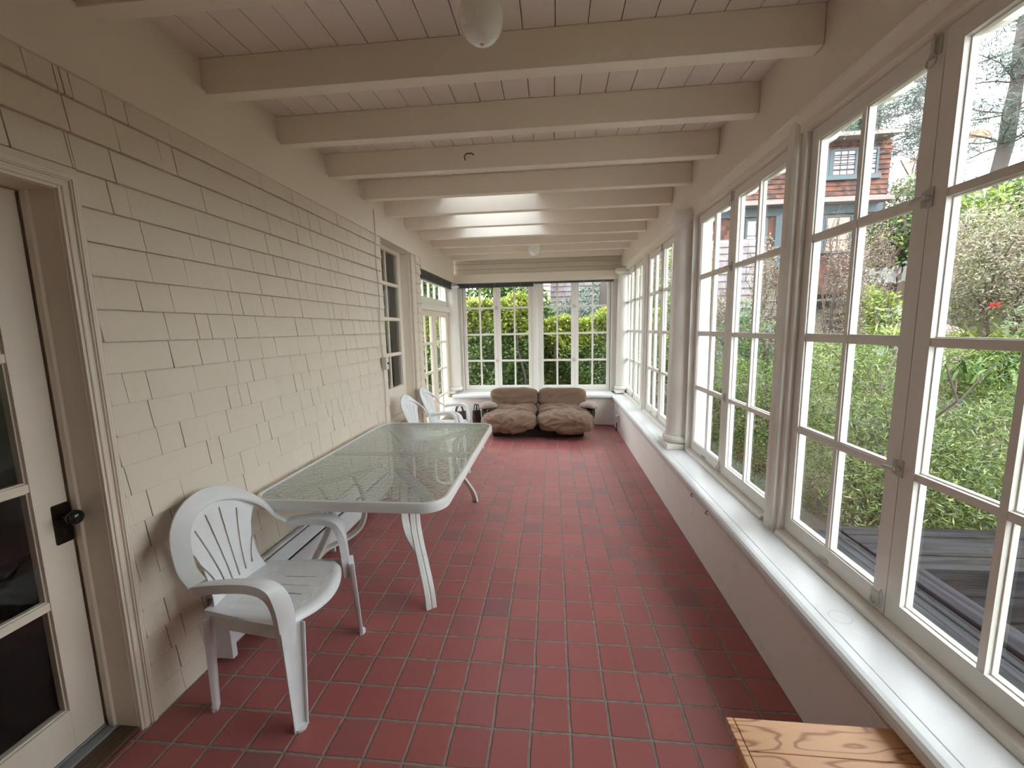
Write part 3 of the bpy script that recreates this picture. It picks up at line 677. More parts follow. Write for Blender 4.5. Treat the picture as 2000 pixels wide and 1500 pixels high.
MB().tube([(-.036, 0, .025), (-.048, 0, .025)], .018, 12).build('socket_top', M['plastic'], ou); MB().tube([(-.036, 0, -.025), (-.048, 0, -.025)], .018, 12).build('socket_bottom', M['plastic'], ou)
MB().tube([(-.012, .0, .055), (-.012, 0, .185)], .008, 8).build('conduit', M['white'], ou, smooth=True)
wv = MB().tube([(XR - .024, 1.0 + .25 * k, .405 + .003 * math.sin(k * 1.7)) for k in range(21)], .0035, 6)
tag(wv.build('cable', M['stucco'], None, smooth=True), 'thin painted cable clipped under the nose of the right sill', 'cable')
for y_, l_ in ((2.58, 'nearer dark cable clip under the right sill'), (2.86, 'farther dark cable clip under the right sill')):
    c_ = MB().tube([(XR - .019, y_, .415), (XR - .030, y_, .413), (XR - .034, y_, .405), (XR - .030, y_, .397), (XR - .019, y_, .393)], .0025, 6)
    tag(c_.build('cable_clip', M['bronze'], None, smooth=True), l_, 'clip')
wv = MB().tube([(-1.38, 6.60, .008), (-1.2, 6.66, .008), (-1.0, 6.67, .008), (-.4, 6.675, .008), (.2, 6.67, .008), (.6, 6.66, .008), (.85, 6.64, .008), (.955, 6.52, .008), (.965, 6.25, .008), (.965, 6.25, .14)], .006, 6)
tag(wv.build('cable', M['black'], None, smooth=True), 'dark cable lying along the foot of the far wall behind the sofa', 'cable')

# globe lights
def globe(label, x, y, z0, r, hgt):
    t = thing('globe_light', label, 'ceiling light', (x, y, ZC))
    MB().lathe([(0, 0), (r * .75, 0), (r * .75, -.012), (r * .62, -.028), (0, -.028)], (0, 0, 0), 32).build('canopy', M['white'], t, smooth=True)
    pr = [(r * math.sin(a) * (1 if a > PI / 2 else (.72 + .28 * math.sin(a))), -.028 - hgt / 2 + hgt / 2 * math.cos(a)) for a in [PI * (.18 + .82 * k / 20) for k in range(21)]]
    MB().lathe(pr, (0, 0, 0), 40).build('globe_shade', M['milk'], t, smooth=True)
    MB().lathe([(0, -.004), (.008, -.002), (.010, .004), (0, .008)], (0, 0, -.028 - hgt), 12).build('finial', M['hardware'], t, smooth=True)
globe('milky glass globe light hanging at the top of the view between the nearest beams', -.262, 1.72, 0, .086, .190)
globe('small distant milky globe light beyond the skylight', -.262, 6.22, 0, .090, .222)

# ------------------------------------------------------------------ furniture
def sheet(field, u0, u1, v0, v1, nu, nv, mp):
    us = np.linspace(u0, u1, nu + 1); vs = np.linspace(v0, v1, nv + 1)
    U, V = np.meshgrid(us, vs, indexing='ij'); F = field(U, V); F = np.where(np.abs(F) < 1e-6, 1e-6, F)
    ids = {}; pts = []; faces = []
    def key(k, u, v):
        if k not in ids: ids[k] = len(pts); pts.append(mp(u, v))
        return ids[k]
    for i in range(nu):
        for j in range(nv):
            cs = [(i, j), (i + 1, j), (i + 1, j + 1), (i, j + 1)]; fv = [F[c] for c in cs]
            if max(fv) <= 0: continue
            poly = []
            for k in range(4):
                a, b = cs[k], cs[(k + 1) % 4]; fa, fb = fv[k], fv[(k + 1) % 4]
                if fa > 0: poly.append(key(a, us[a[0]], vs[a[1]]))
                if (fa > 0) != (fb > 0):
                    t = fa / (fa - fb); kk = (min(a, b), max(a, b))
                    poly.append(key(kk, us[a[0]] + (us[b[0]] - us[a[0]]) * t, vs[a[1]] + (vs[b[1]] - vs[a[1]]) * t))
            if len(poly) > 2: faces.append(tuple(poly))
    m = MB(); m.v = pts; m.f = faces; return m
def catmull(P, n=8):
    P = [np.array(p, float) for p in P]; Q = [2 * P[0] - P[1]] + P + [2 * P[-1] - P[-2]]; out = []
    for i in range(1, len(Q) - 2):
        for k in range(n):
            t = k / n; a, b, c, d = Q[i - 1], Q[i], Q[i + 1], Q[i + 2]
            out.append(.5 * (2 * b + (c - a) * t + (2 * a - 5 * b + 4 * c - d) * t * t + (3 * b - a - 3 * c + d) * t ** 3))
    out.append(P[-1]); return out
def band(path, normals, prof, n=8, widths=None):
    """sweep a closed (side, normal) profile along a smoothed path; normals face out of the band"""
    p = catmull(path, n); nn = catmull(normals, n); ww = catmull([(w,) for w in (widths or [1] * len(path))], n)
    rings = []
    for i in range(len(p)):
        t = p[min(i + 1, len(p) - 1)] - p[max(i - 1, 0)]; t /= np.linalg.norm(t)
        q = nn[i] - t * (nn[i] @ t); q /= np.linalg.norm(q); s = np.cross(t, q)
        rings.append([tuple(p[i] + s * a * ww[i][0] + q * b) for a, b in prof])
    return MB().loft(rings)
def back_x(y, z): return -.205 - .26 * (z - .42) + .75 * y * y
def xc(k, n=9, c=.010, th=.0045, w=.027):
    top = []
    for i in range(n + 1):
        q = 2 * i / n - 1; a = abs(q); sg = 1 if q > 0 else -1
        top.append((w * sg * min(1, a * 1.35) ** .9, -.10 * c * min(1, a * 1.35) ** 2 - c * .9 * max(0, (a - .70) / .30)))
    return top + [(a * (1 - th / w), b - (th if abs(b) < c * .3 else 0)) for a, b in reversed(top)]
PROF = xc(0, n=13, c=.012, w=.030)
PROFA = xc(0, n=13, c=.036, w=.029)
def make_chair():
    t = thing('plastic_armchair', 'x', 'chair', group=None)
    def fback(Y, Z):
        arch = 1 - np.sqrt((Y / .262) ** 2 + (np.clip(Z - .60, 0, 9) / .245) ** 2)
        arch = arch * .2
        w = np.interp(Z, [.40, .46, .52, .60, .66, .71, .75, .80], [.172, .152, .142, .146, .162, .190, .25, .4])
        f = np.minimum(arch, w - np.abs(Y)); f = np.minimum(f, Z - .405)
        for i in range(6):
            k = i - 2.5; yb, yt = .041 * k, .078 * k; zt = .785 - .0175 * k * k; zb = .465 + .003 * k * k
            tt = np.clip((Z - zb) / (zt - zb), 0, 1); yc = yb + (yt - yb) * tt ** 1.5
            d = np.hypot(Y - yc, Z - np.clip(Z, zb, zt)) - .0042
            f = np.minimum(f, d)
        return f
    m = sheet(fback, -.28, .28, .40, .86, 140, 116, lambda y, z: (back_x(y, z), y, z))
    m.build('backrest', M['plastic'], t, smooth=True, solid=.005, fix=False, angle=60)
    def fseat(X, Y):
        hw = np.interp(X, [-.22, -.1, .1, .2, .26], [.185, .205, .232, .240, .225])
        front = .262 - .10 * (Y / .24) ** 2 * .9
        f = np.minimum(hw - np.abs(Y), front - X); f = np.minimum(f, X + .215)
        for k in (-1.5, -.5, .5, 1.5):
            yc = .058 * k + .10 * k * .12 * (X + .05); d = np.hypot(Y - yc, X - np.clip(X, -.02 - .01 * abs(k), .12)) - .0026
            f = np.minimum(f, d)
        return f
    def mseat(x, y):
        fr = .262 - .09 * (y / .24) ** 2; e = max(0, (x - (fr - .06)) / .06); z = .432 - .016 * (1 - min(1, (y / .21) ** 2)) * min(1, (x + .22) / .12)
        z += .006 * math.cos(y / .0145) * .35 * (1 if abs(y) < .17 and -.12 < x < .17 else 0)
        return (x - .018 * e ** 2, y, z - .030 * e ** 2.2 - .012 * max(0, (abs(y) - .19) / .04) ** 2)
    sheet(fseat, -.22, .27, -.25, .25, 110, 110, mseat).build('seat', M['plastic'], t, smooth=True, solid=.005, fix=False, angle=60)
    # rim: arch over the back
    pts = []; nr = []
    for k in range(-8, 9):
        th = PI / 2 * k / 8; y = -.268 * math.sin(th); z = .60 + .252 * math.cos(th) ** .92 if k not in (-8, 8) else .60
        x = back_x(y, z); s = abs(math.sin(th))
        pts.append((x + .035 * s ** 6, y, z)); nr.append((.80 - .25 * s, -.45 * math.sin(th) * -1 * -1, .35 + .35 * s ** 2))
    pts[0] = (pts[0][0] + .03, .278, .618); pts[-1] = (pts[-1][0] + .03, -.278, .618)
    band(pts, nr, PROF, 4, [1.0 + .35 * (1 - abs(k) / 8) for k in range(-8, 9)]).build('back_rim', M['plastic'], t, smooth=True, angle=60)
    for s in (1, -1):
        a0 = pts[0 if s > 0 else -1]
        P = [a0, (-.07, .280 * s, .630), (.03, .280 * s, .640), (.11, .274 * s, .636), (.164, .265 * s, .610), (.190, .256 * s, .557), (.202, .250 * s, .49), (.206, .250 * s, .42), (.209, .253 * s, .34)]
        Nn = [(.45, -.1 * s, .75), (.1, -.12 * s, 1), (0, -.15 * s, 1), (.25, -.12 * s, 1), (.8, 0.0, .7), (1, .35 * s, .3), (1, .45 * s, .1), (1, .5 * s, .05), (1, .5 * s, .05)]
        band(P, Nn, PROFA, 6, [.9, .95, 1.0, 1.08, 1.18, 1.25, 1.28, 1.2, .95]).build('armrest', M['plastic'], t, smooth=True, angle=60)
        # side apron
        ap = MB(); A = [(-.205, .185), (-.1, .206), (.1, .233), (.19, .243)]
        ap.loft([[(x, y * s, .428), (x, (y + .004) * s, .428), (x, (y + .010) * s, .375), (x, (y + .006) * s, .375)] for x, y in A]); ap.build('apron', M['plastic'], t, smooth=True)
    ap = MB(); ap.loft([[(-.206, y, .42), (-.210, y, .42), (-.214, y, .375), (-.210, y, .375)] for y in (-.19, 0, .19)]); ap.build('apron', M['plastic'], t)
    def leg(tp, ft, ang, hw0, hw1, s):
        n = np.array((math.cos(ang), math.sin(ang), 0)); mdir = np.array((-n[1], n[0], 0)); rings = []
        for k in range(9):
            q = k / 8; c = np.array(tp) * (1 - q) + np.array(ft) * q; h = hw0 + (hw1 - hw0) * q; d = .026 - .008 * q; th = .0045
            pr = [(-h, d), (-h * .96, d * .35), (-h * .7, 0), (h * .7, 0), (h * .96, d * .35), (h, d)]
            pr += [(a * (1 - th / h), b + (th if abs(a) < h * .9 else 0)) for a, b in reversed(pr)]
            rings.append([tuple(c + mdir * a + n * b) for a, b in pr])
        m = MB().loft(rings)
        c = np.array(ft); hc = [c + mdir * hw1 * math.cos(a) + n * (.002 + .030 * math.sin(a)) for a in [PI * k / 10 for k in range(11)]]
        m.loft([[tuple(p + np.array((0, 0, z))) for p in hc] for z in (0, .010)])
        m.build('leg', M['plastic'], t, smooth=True, angle=50)
    for s in (1, -1):
        leg((.203, .236 * s, .424), (.222, .262 * s, 0.0), s * math.radians(28), .048, .028, s)
        leg((-.186, .180 * s, .415), (-.178, .205 * s, 0.0), PI - s * math.radians(28), .032, .024, s)
    return t
ch = make_chair()
ch['label'] = 'white moulded plastic armchair nearest the camera, in front of the glass table'; ch['group'] = 'white plastic garden armchairs'
ch.location = (-1.250, 1.640, 0)
for (x, y, a), lb in (((-1.29, 4.33, 0), 'white moulded plastic armchair just beyond the far end of the glass table'), ((-1.27, 4.91, 2), 'white moulded plastic armchair farthest away, beside the french doors')):
    c = copy_tree(ch); c.location = (x, y, 0); c.rotation_euler.z = math.radians(a); c['label'] = lb

# patio table
TX0, TX1_, TY0, TY1_ = -1.605, -.545, 1.905, 3.70; ZT = .722
tb = thing('patio_table', 'rectangular white-framed patio table with a hammered greenish glass top', 'table', ((TX0 + TX1_) / 2, (TY0 + TY1_) / 2, 0))
hx, hy = (TX1_ - TX0) / 2, (TY1_ - TY0) / 2
def rrect(hx, hy, r, n=8):
    o = []
    for cx, cy, a in ((hx - r, hy - r, 0), (-hx + r, hy - r, PI / 2), (-hx + r, -hy + r, PI), (hx - r, -hy + r, 3 * PI / 2)):
        o += [(cx + r * math.cos(a + PI / 2 * k / n), cy + r * math.sin(a + PI / 2 * k / n)) for k in range(n + 1)]
    return o
rp = [(0, ZT - .052), (0, ZT - .008), (.004, ZT - .001), (.010, ZT + .001), (.020, ZT), (.024, ZT - .006), (.024, ZT - .012), (.006, ZT - .014), (.006, ZT - .052)]
rr = [[(x, y, z) for x, y in rrect(hx - e, hy - e, max(.13 - e, .02))] for e, z in rp]
m = MB(); nq = len(rr[0]); m.v = [p for r_ in rr for p in r_]
for i in range(len(rr)):
    j = (i + 1) % len(rr)
    for k in range(nq): m.f.append((i * nq + k, i * nq + (k + 1) % nq, j * nq + (k + 1) % nq, j * nq + k))
m.build('table_rim', M['frame'], tb, smooth=True, angle=40)
m = MB(); g = rrect(hx - .0245, hy - .0245, .106); m.prism(g, 'z', ZT - .011, ZT - .006)
m.build('glass_top', M['tglass'], tb)
m = MB().lathe([(.021, ZT - .0058), (.030, ZT - .0055), (.030, ZT - .004), (.022, ZT - .003), (.021, ZT - .0058)], (0, 0, 0), 24); m.build('umbrella_hole_ring', M['hardware'], tb, smooth=True)
MB().box(-hx + .006, hx - .006, -.018, .018, ZT - .040, ZT - .014).build('cross_bar', M['frame'], tb, bevel=.002)
gp = [(-.030, -.009), (-.006, -.010), (0, -.004), (.006, -.010), (.030, -.009), (.030, .009), (.006, .010), (0, .004), (-.006, .010), (-.030, .009)]
def tleg(fx, fy, dx, dy):
    d = np.array((dx, dy)); d = d / np.linalg.norm(d)
    def P(s, z): return (fx + d[0] * s, fy + d[1] * s, z)
    side = np.array((-d[1], d[0], 0.0))
    def strip(prof, pp, n=6):
        pts = [np.array(P(*q)) for q in prof]; c = catmull(pts, n); rings = []
        for i in range(len(c)):
            t = c[min(i + 1, len(c) - 1)] - c[max(i - 1, 0)]; t /= np.linalg.norm(t); q = np.cross(side, t)
            rings.append([tuple(c[i] + side * a + q * b) for a, b in pp])
        return MB().loft(rings)
    mm = strip([(0, .0), (.014, .06), (.045, .13), (.115, .235), (.180, .33), (.222, .43), (.222, .52), (.195, .61), (.160, .668)], gp)
    lo = mm.build('leg', M['frame'], tb, smooth=True, angle=35)
    pp2 = [(-.022, -.007), (.022, -.007), (.022, .007), (-.022, .007)]
    strip([(.125, .262), (.21, .262), (.32, .272), (.395, .300), (.436, .355), (.446, .43), (.436, .53), (.41, .61), (.38, .668)], pp2).build('brace', M['frame'], lo, smooth=True, angle=35)
    m = MB(); q0, q1 = -.07, .52
    a, b = np.array(P(q0, 0)), np.array(P(q1, 0)); s2 = side * .028
    m.loft([[tuple(a + s2 + (0, 0, .666)), tuple(a - s2 + (0, 0, .666)), tuple(a - s2 + (0, 0, .690)), tuple(a + s2 + (0, 0, .690))], [tuple(b + s2 + (0, 0, .666)), tuple(b - s2 + (0, 0, .666)), tuple(b - s2 + (0, 0, .690)), tuple(b + s2 + (0, 0, .690))]])
    m.build('diagonal_bar', M['frame'], tb)
tcx, tcy = (TX0 + TX1_) / 2, (TY0 + TY1_) / 2
n_, f_y = 2.115 - tcy, 3.60 - tcy
tleg(.375, n_, -.60, .80); tleg(-.415, n_, .55, .835); tleg(.355, f_y, -.60, -.80); tleg(-.415, f_y, .55, -.835)
for sx in (1, -1):
    for sy in (-.3, .3): MB().box(sx * hx - .004 if sx > 0 else -hx - .010, sx * hx + .010 if sx > 0 else -hx + .004, sy * hy - .012, sy * hy + .012, ZT - .062, ZT - .044).build('glass_clip', M['frame'], tb, bevel=.002)

# pine bench under the sill
bn = thing('pine_bench', 'low varnished pine bench tucked under the right sill at the bottom edge', 'bench', (.735, .84, 0))
for k in range(6):
    y1 = 1.143 - .84 - .1 * k - .0; m = MB().box(.530 - .735, .962 - .735, y1 - .0985, y1, .398, .420)
    m.build('plank', M['pine'], bn, bevel=.0025)
for s in (0, 1):
    x0 = .508 - .735 if s == 0 else .9635 - .735
    m = MB().box(x0, x0 + .0205 if s == 0 else x0 + .006, -.30, .303, .396, .4205); m.build('end_batten', M['pine'], bn, bevel=.003)
for x0 in (-.205, .18): MB().box(x0, x0 + .022, -.26, .27, .0, .395).build('side_panel', M['pine'], bn, bevel=.002)
MB().box(-.18, .178, .235, .255, .31, .395).build('apron', M['pine'], bn, bevel=.002); MB().box(-.18, .178, -.24, -.22, .31, .395).build('apron', M['pine'], bn, bevel=.002)

# sofa
def puff(sx, sy, sz, k=4.0, n=26, wr=.012, seed=0, shape=None, freq=(5, 5, 5)):
    vs = []; fs = []; idx = {}
    def vert(p):
        key = (round(p[0], 4), round(p[1], 4), round(p[2], 4))
        if key not in idx:
            idx[key] = len(vs)
            x, y, z = p; q = (abs(x) ** k + abs(y) ** k + abs(z) ** k) ** (1 / k)
            v = Vector((x / q, y / q, z / q)); nrm = Vector((np.sign(v.x) * abs(v.x) ** (k - 1) / sx, np.sign(v.y) * abs(v.y) ** (k - 1) / sy, np.sign(v.z) * abs(v.z) ** (k - 1) / sz)).normalized()
            w = Vector((v.x * sx, v.y * sy, v.z * sz))
            f1 = noise.noise(Vector((w.x * freq[0] + seed, w.y * freq[1], w.z * freq[2])))
            f2 = 1 - abs(noise.noise(Vector((w.x * freq[0] * 1.9 + seed * 2 + f1, w.y * freq[1] * 1.9, w.z * freq[2] * 1.9)))) * 3
            w = w + nrm * (wr * f1 * 1.5 + wr * .8 * f2)
            if shape: w = shape(w, v)
            vs.append(tuple(w))
        return idx[key]
    for ax in range(3):
        for sg in (-1, 1):
            for i in range(n):
                for j in range(n):
                    q = []
                    for a, b in ((i, j), (i + 1, j), (i + 1, j + 1), (i, j + 1)):
                        c = [0, 0, 0]; c[ax] = sg; c[(ax + 1) % 3] = math.tan(PI / 4 * (2 * a / n - 1)); c[(ax + 2) % 3] = math.tan(PI / 4 * (2 * b / n - 1)); q.append(vert(c))
                    fs.append(tuple(q))
    m = MB(); m.v = vs; m.f = fs; return m
sf = thing('sofa', 'low slouchy two-seat sofa in worn brown corduroy under the far windows', 'sofa', (-.235, 6.12, 0))
def place(mb, x, y, z, rx=0, rz=0):
    R = Matrix.Translation((x, y, z)) @ Matrix.Rotation(rz, 4, 'Z') @ Matrix.Rotation(rx, 4, 'X'); mb.v = [tuple(R @ Vector(v)) for v in mb.v]; return mb
for s, xc_ in ((-1, -.398), (1, .410)):
    def sag(w, v, s=s):
        w = w.copy()
        t = max(0, (-w.x * s + .15) / .5)           # sinks towards the gap between the two seats
        w.z -= .02 * t ** 2 * (1 if w.z > 0 else -.6); w.y += .035 * t ** 3
        if s > 0: w.z -= .02 * max(0, w.x - .2) / .2
        return w
    place(puff(.402, .235, .150, 2.7, 40, .017, 3 + s, sag, (4.5, 3.2, 7)), xc_, -.245, .245, .10).build('seat_roll', M['cord_brown'], sf, smooth=True, angle=0)
    place(puff(.372, .27, .13, 3.4, 40, .017, 9 + s, None, (3, 8, 4)), xc_ * .97, .12, .300, .06).build('seat_cushion', M['cord_brown'], sf, smooth=True, angle=0)
    place(puff(.368, .120, .150, 4.2, 32, .010, 17 + s, None, (2.5, 5, 5)), xc_ * .93, .285, .508, -.22).build('back_cushion', M['cord_brown'], sf, smooth=True, angle=0)
    place(puff(.365, .155, .17, 4.0, 20, .008, 27 + s, None, (2.5, 5, 5)), xc_ * .93, .30, .26, -.1).build('back_support', M['cord_brown'], sf, smooth=True, angle=0)
    MB().tube(catmull([(xc_ + s * .28, .30, .36), (xc_ + s * .37, .20, .385), (xc_ + s * .405, .04, .375), (xc_ + s * .405, -.05, .31), (xc_ + s * .36, -.10, .20)], 5), .042, 10).build('arm_support', M['sofa_dark'], sf, smooth=True)
    place(puff(.135, .11, .040, 2.6, 20, .009, 33 + s, lambda w, v: Vector((w.x, w.y, w.z - 1.6 * w.x * w.x))), xc_ + s * .345, .02, .440, .05, -s * .25).build('armrest_pad', M['arm_pink'], sf, smooth=True, angle=0)
b = MB(); b.prism([(-.66, -.22), (.68, -.22), (.68, .35), (-.66, .35)], 'z', .0, .12); b.build('base', M['sofa_dark'], sf, bevel=.02)

# tote bags
def tote(label, x, y, w, d, h, mat, rz, tilt=0):
    t = thing('tote_bag', label, 'bag', (x, y, 0), rz)
    rings = []
    for k in range(7):
        q = k / 6; ww = w / 2 * (1 - .06 * math.sin(q * 3)); dd = d / 2 * (1 - .65 * q); z = .004 + h * q
        rings.append([(a * ww, b * dd + tilt * q, z + .012 * math.sin(4 * a + k) * q) for a, b in ((-1, -.6), (-.8, -1), (0, -1.08), (.8, -1), (1, -.6), (1, .6), (.8, 1), (0, 1.05), (-.8, 1), (-1, .6))])
    MB().loft(rings).build('body', mat, t, smooth=True, angle=70)
    for s in (-1, 1):
        dd = d / 2 * .38 * s + tilt
        MB().tube(catmull([(-w * .22, dd, h * .93), (-w * .21, dd, h * 1.12), (-w * .10, dd * 1.2, h * 1.36), (w * .10, dd * 1.2, h * 1.36), (w * .21, dd, h * 1.12), (w * .22, dd, h * .93)], 5), .0085, 8).build('handle', M['black'], t, smooth=True)
    return t
tote('taupe canvas tote bag with black handles in the far left corner', -1.50, 6.42, .26, .14, .27, M['bag'], .5)
tote('dark brown tote bag leaning by the left end of the sofa', -1.235, 6.50, .15, .13, .27, M['bag2'], .9)

# ------------------------------------------------------------------ garden
NR = np.random.default_rng(11)
def cap(v): return 3.3 * math.tanh(v / 3.3)
def ground_z(x, y):
    a = max(0.0, x - 2.2)
    return -.25 + cap(.30 * a ** 1.05 * (1 / (1 + math.exp(-(y + 2) * .6))) * (.85 + .03 * max(0, y - 3)) ) + .05 * min(6, max(0, y - 9)) + (.03 * noise.noise(Vector((x * .7, y * .7, 0))))
gm = MB(); NX, NY = 66, 60
gx = [-14 + 46 * i / NX for i in range(NX + 1)]; gy = [-4 + 40 * j / NY for j in range(NY + 1)]
def gz_(x, y):
    z = ground_z(x, y)
    if -4.0 < x < 1.9 and y < WY + .25: z = -.55
    return z
gm.v = [(x, y, gz_(x, y)) for x in gx for y in gy]
gm.f = [(i * (NY + 1) + j, (i + 1) * (NY + 1) + j, (i + 1) * (NY + 1) + j + 1, i * (NY + 1) + j + 1) for i in range(NX) for j in range(NY)]
struct('ground', gm, M['soil'], 'sloping garden ground rising to the right of the porch', 'ground', smooth=True, fix=False)

def leaf_mesh(pts, L, Wd, seed=0, up=.3, dirs=None, droop=0.0):
    """one folded pointed leaf (two triangles pairs) per point"""
    r = np.random.default_rng(seed); n = len(pts)
    if dirs is None:
        d = r.normal(size=(n, 3)); d[:, 2] = d[:, 2] * .7 + up
    else: d = dirs + r.normal(size=(n, 3)) * .25
    d /= np.linalg.norm(d, axis=1)[:, None]
    a = r.normal(size=(n, 3)); s = np.cross(d, a); s /= np.linalg.norm(s, axis=1)[:, None] + 1e-9
    l = L * r.uniform(.6, 1.3, n)[:, None]; w = Wd * r.uniform(.7, 1.25, n)[:, None]
    V = np.empty((n, 4, 3)); V[:, 0] = pts; V[:, 1] = pts + d * l * .5 + s * w * .5; V[:, 2] = pts + d * l; V[:, 3] = pts + d * l * .5 - s * w * .5
    V[:, 2, 2] -= droop * l[:, 0]
    return V.reshape(-1, 3)
def mesh_quads(name, V, mat, parent=None):
    n = len(V) // 4; me = bpy.data.meshes.new(name)
    me.vertices.add(len(V)); me.vertices.foreach_set('co', V.astype(np.float32).ravel())
    me.loops.add(n * 4); me.loops.foreach_set('vertex_index', np.arange(n * 4, dtype=np.int32))
    me.polygons.add(n); me.polygons.foreach_set('loop_start', np.arange(0, n * 4, 4, dtype=np.int32))
    try: me.polygons.foreach_set('loop_total', np.full(n, 4, dtype=np.int32))
    except Exception: pass
    me.update(calc_edges=True); me.materials.append(mat)
    o = bpy.data.objects.new(name, me); C.objects.link(o)
    if parent: o.parent = parent
    return o
def crown(n, rx, ry, rz, seed, lumps=10, fill=.35, lr=.42):
    """points near the surfaces of lumps packed in an ellipsoid centred on 0,0,rz"""
    r = np.random.default_rng(seed)
    c = r.normal(size=(lumps, 3)); c /= np.linalg.norm(c, axis=1)[:, None]; c *= (r.uniform(.15, .68, lumps) ** .6)[:, None]
    k = r.integers(0, lumps, n); d = r.normal(size=(n, 3)); d /= np.linalg.norm(d, axis=1)[:, None]
    rad = lr * (1 - fill * r.uniform(0, 1, n) ** 2.0)
    p = c[k] + d * rad[:, None]
    p = p * np.array([rx, ry, rz]); p[:, 2] += rz
    p[:, 2] = np.maximum(p[:, 2], .02)
    return p
def stems(rx, ry, h, n, seed, r0=.02, spread=.7, base=.08):
    r = random.Random(seed); m = MB()
    for i in range(n):
        a = 2 * PI * (i + r.random() * .7) / n; q = r.uniform(.4, 1) * spread
        b = Vector((math.cos(a) * base, math.sin(a) * base, -.08)); e = Vector((math.cos(a) * rx * q, math.sin(a) * ry * q, h * r.uniform(.65, .95)))
        pts = [b.lerp(e, k / 5) + Vector((r.uniform(-1, 1), r.uniform(-1, 1), 0)) * .05 * h * (k > 0) + Vector((0, 0, h * .10 * math.sin(PI * k / 5))) for k in range(6)]
        m.tube(pts, [r0 * (1 - .14 * k) for k in range(6)], 5)
        for q2 in range(3):
            k = r.randint(2, 4); s = pts[k]; e2 = s + Vector((r.uniform(-1, 1) * rx * .4, r.uniform(-1, 1) * ry * .4, h * r.uniform(.1, .3)))
            m.tube([s, s.lerp(e2, .5) + Vector((0, 0, .02)), e2], [r0 * .5, r0 * .35, r0 * .15], 4)
    return m
def bush(name, label, cat, x, y, rx, ry, h, n, L, Wd, mat, seed, nst=5, lumps=10, up=.3, z=None, fill=.4, lr=.42, group=None, mat2=None, frac2=.35, stem=.02, top=None, smat='twig', nostem=False, lift=0.0):
    z = ground_z(x, y) - .03 if z is None else z
    t = thing(name, label, cat, (x, y, z), 0, group)
    p = crown(n, rx, ry, h / 2 * (1 - lift), seed, lumps, fill, lr); p[:, 2] += h * lift
    if mat2:
        if top is not None: sel = (p[:, 2] / h + NR.normal(size=len(p)) * .06) > top
        else: sel = NR.random(len(p)) < frac2
        mesh_quads('foliage', leaf_mesh(p[~sel], L, Wd, seed, up), M[mat], t); mesh_quads('young_foliage', leaf_mesh(p[sel], L, Wd, seed + 1, up), M[mat2], t)
    else: mesh_quads('foliage', leaf_mesh(p, L, Wd, seed, up), M[mat], t)
    if not nostem:
        stems(rx, ry, h, nst, seed, stem).build('stems', M[smat], t, smooth=True, fix=False)
    return t
def at(u, v, y):                     # garden position seen at (u, v)
    p = W(u, v, y); return p
def fit(name, label, cat, u0, u1, v0, v1, y, n, L, Wd, mat, seed, ry=None, base=None, **k):
    a, b = W(u0, v1, y), W(u1, v1, y); tp = W((u0 + u1) / 2, v0, y)
    x = (a.x + b.x) / 2; rx = abs(b.x - a.x) / 2; z0 = ground_z(x, y) - .03 if base is None else base
    return bush(name, label, cat, x, y, rx, ry or max(.35, rx * .8), max(.3, tp.z - z0), n, L, Wd, mat, seed, z=z0, **k)

# near shrubs just outside the right windows
bush('broom_shrub', 'big feathery green shrub filling the lower panes of the nearest window, behind the deck timbers', 'shrub', 2.85, 3.62, 1.0, .88, 2.0, 46000, .050, .0085, 'L_broom', 21, 7, 18, .5, -.58, .5, .40, None, 'L_broomdark', .35)
bush('broom_shrub', 'feathery green shrub at the right edge of the view outside the nearest window', 'shrub', 4.25, 3.25, 1.05, .95, 2.25, 34000, .050, .0085, 'L_broom', 22, 6, 14, .5, -.5, .5, .40, None, 'L_blue', .3, nostem=True)
bush('broom_shrub', 'dark small-leaved shrub outside the second window, left of the square post', 'shrub', 2.25, 4.95, .62, .62, 1.7, 22000, .034, .013, 'L_broomdark', 23, 6, 12, .3, -.5, .5, .42, None, 'L_broom', .4)
bush('green_shrub', 'leafy green shrub outside the left half of the second window', 'shrub', 2.35, 6.1, .55, .6, 1.35, 9000, .05, .02, 'L_hedge', 24, 5, 10, .3, -.2, .4, .42, None, 'L_lime', .35)
bush('green_shrub', 'low dark-leaved shrub outside the far right windows', 'shrub', 2.25, 8.2, .75, .8, 1.7, 9000, .07, .03, 'L_hedge', 25, 5, 10, .3, -.2, .4, .42, None, 'L_lime', .4)
bush('green_shrub', 'pale sprawling shrub low outside the right windows beyond the broom', 'shrub', 3.4, 6.0, .8, .8, 1.5, 12000, .055, .014, 'L_broom', 26, 6, 10, .3, None, .4, .42, None, 'L_lime', .3)

# hill side planting
fit('lime_shrub', 'bright lime-green shrub on the bank above the timber edging', 'shrub', 1668, 1775, 556, 640, 7.6, 4500, .11, .03, 'L_lime', 31, .5, None, nst=4)
fit('ground_cover', 'low bright green ground cover on the bank outside the second window', 'ground cover', 1376, 1530, 585, 655, 7.4, 7000, .06, .03, 'L_hedge', 32, .8, None, nst=3, mat2='L_blue')
fit('russet_shrub', 'tall russet twiggy shrub left of the nearest window\'s narrow muntin', 'shrub', 1588, 1668, 395, 650, 6.6, 9000, .040, .014, 'L_brown', 33, .5, None, nst=9, fill=.9, stem=.013)
fit('russet_shrub', 'russet twiggy shrub below the neighbouring house, right of the narrow muntin', 'shrub', 1664, 1725, 440, 600, 8.6, 6000, .045, .014, 'L_brown', 34, .5, None, nst=8, fill=.9, stem=.013)
fit('russet_shrub', 'russet twiggy shrub seen through the right half of the second window', 'shrub', 1455, 1540, 430, 600, 8.2, 8000, .045, .015, 'L_brown', 35, .5, None, nst=8, fill=.9, mat2='L_tan', stem=.013)
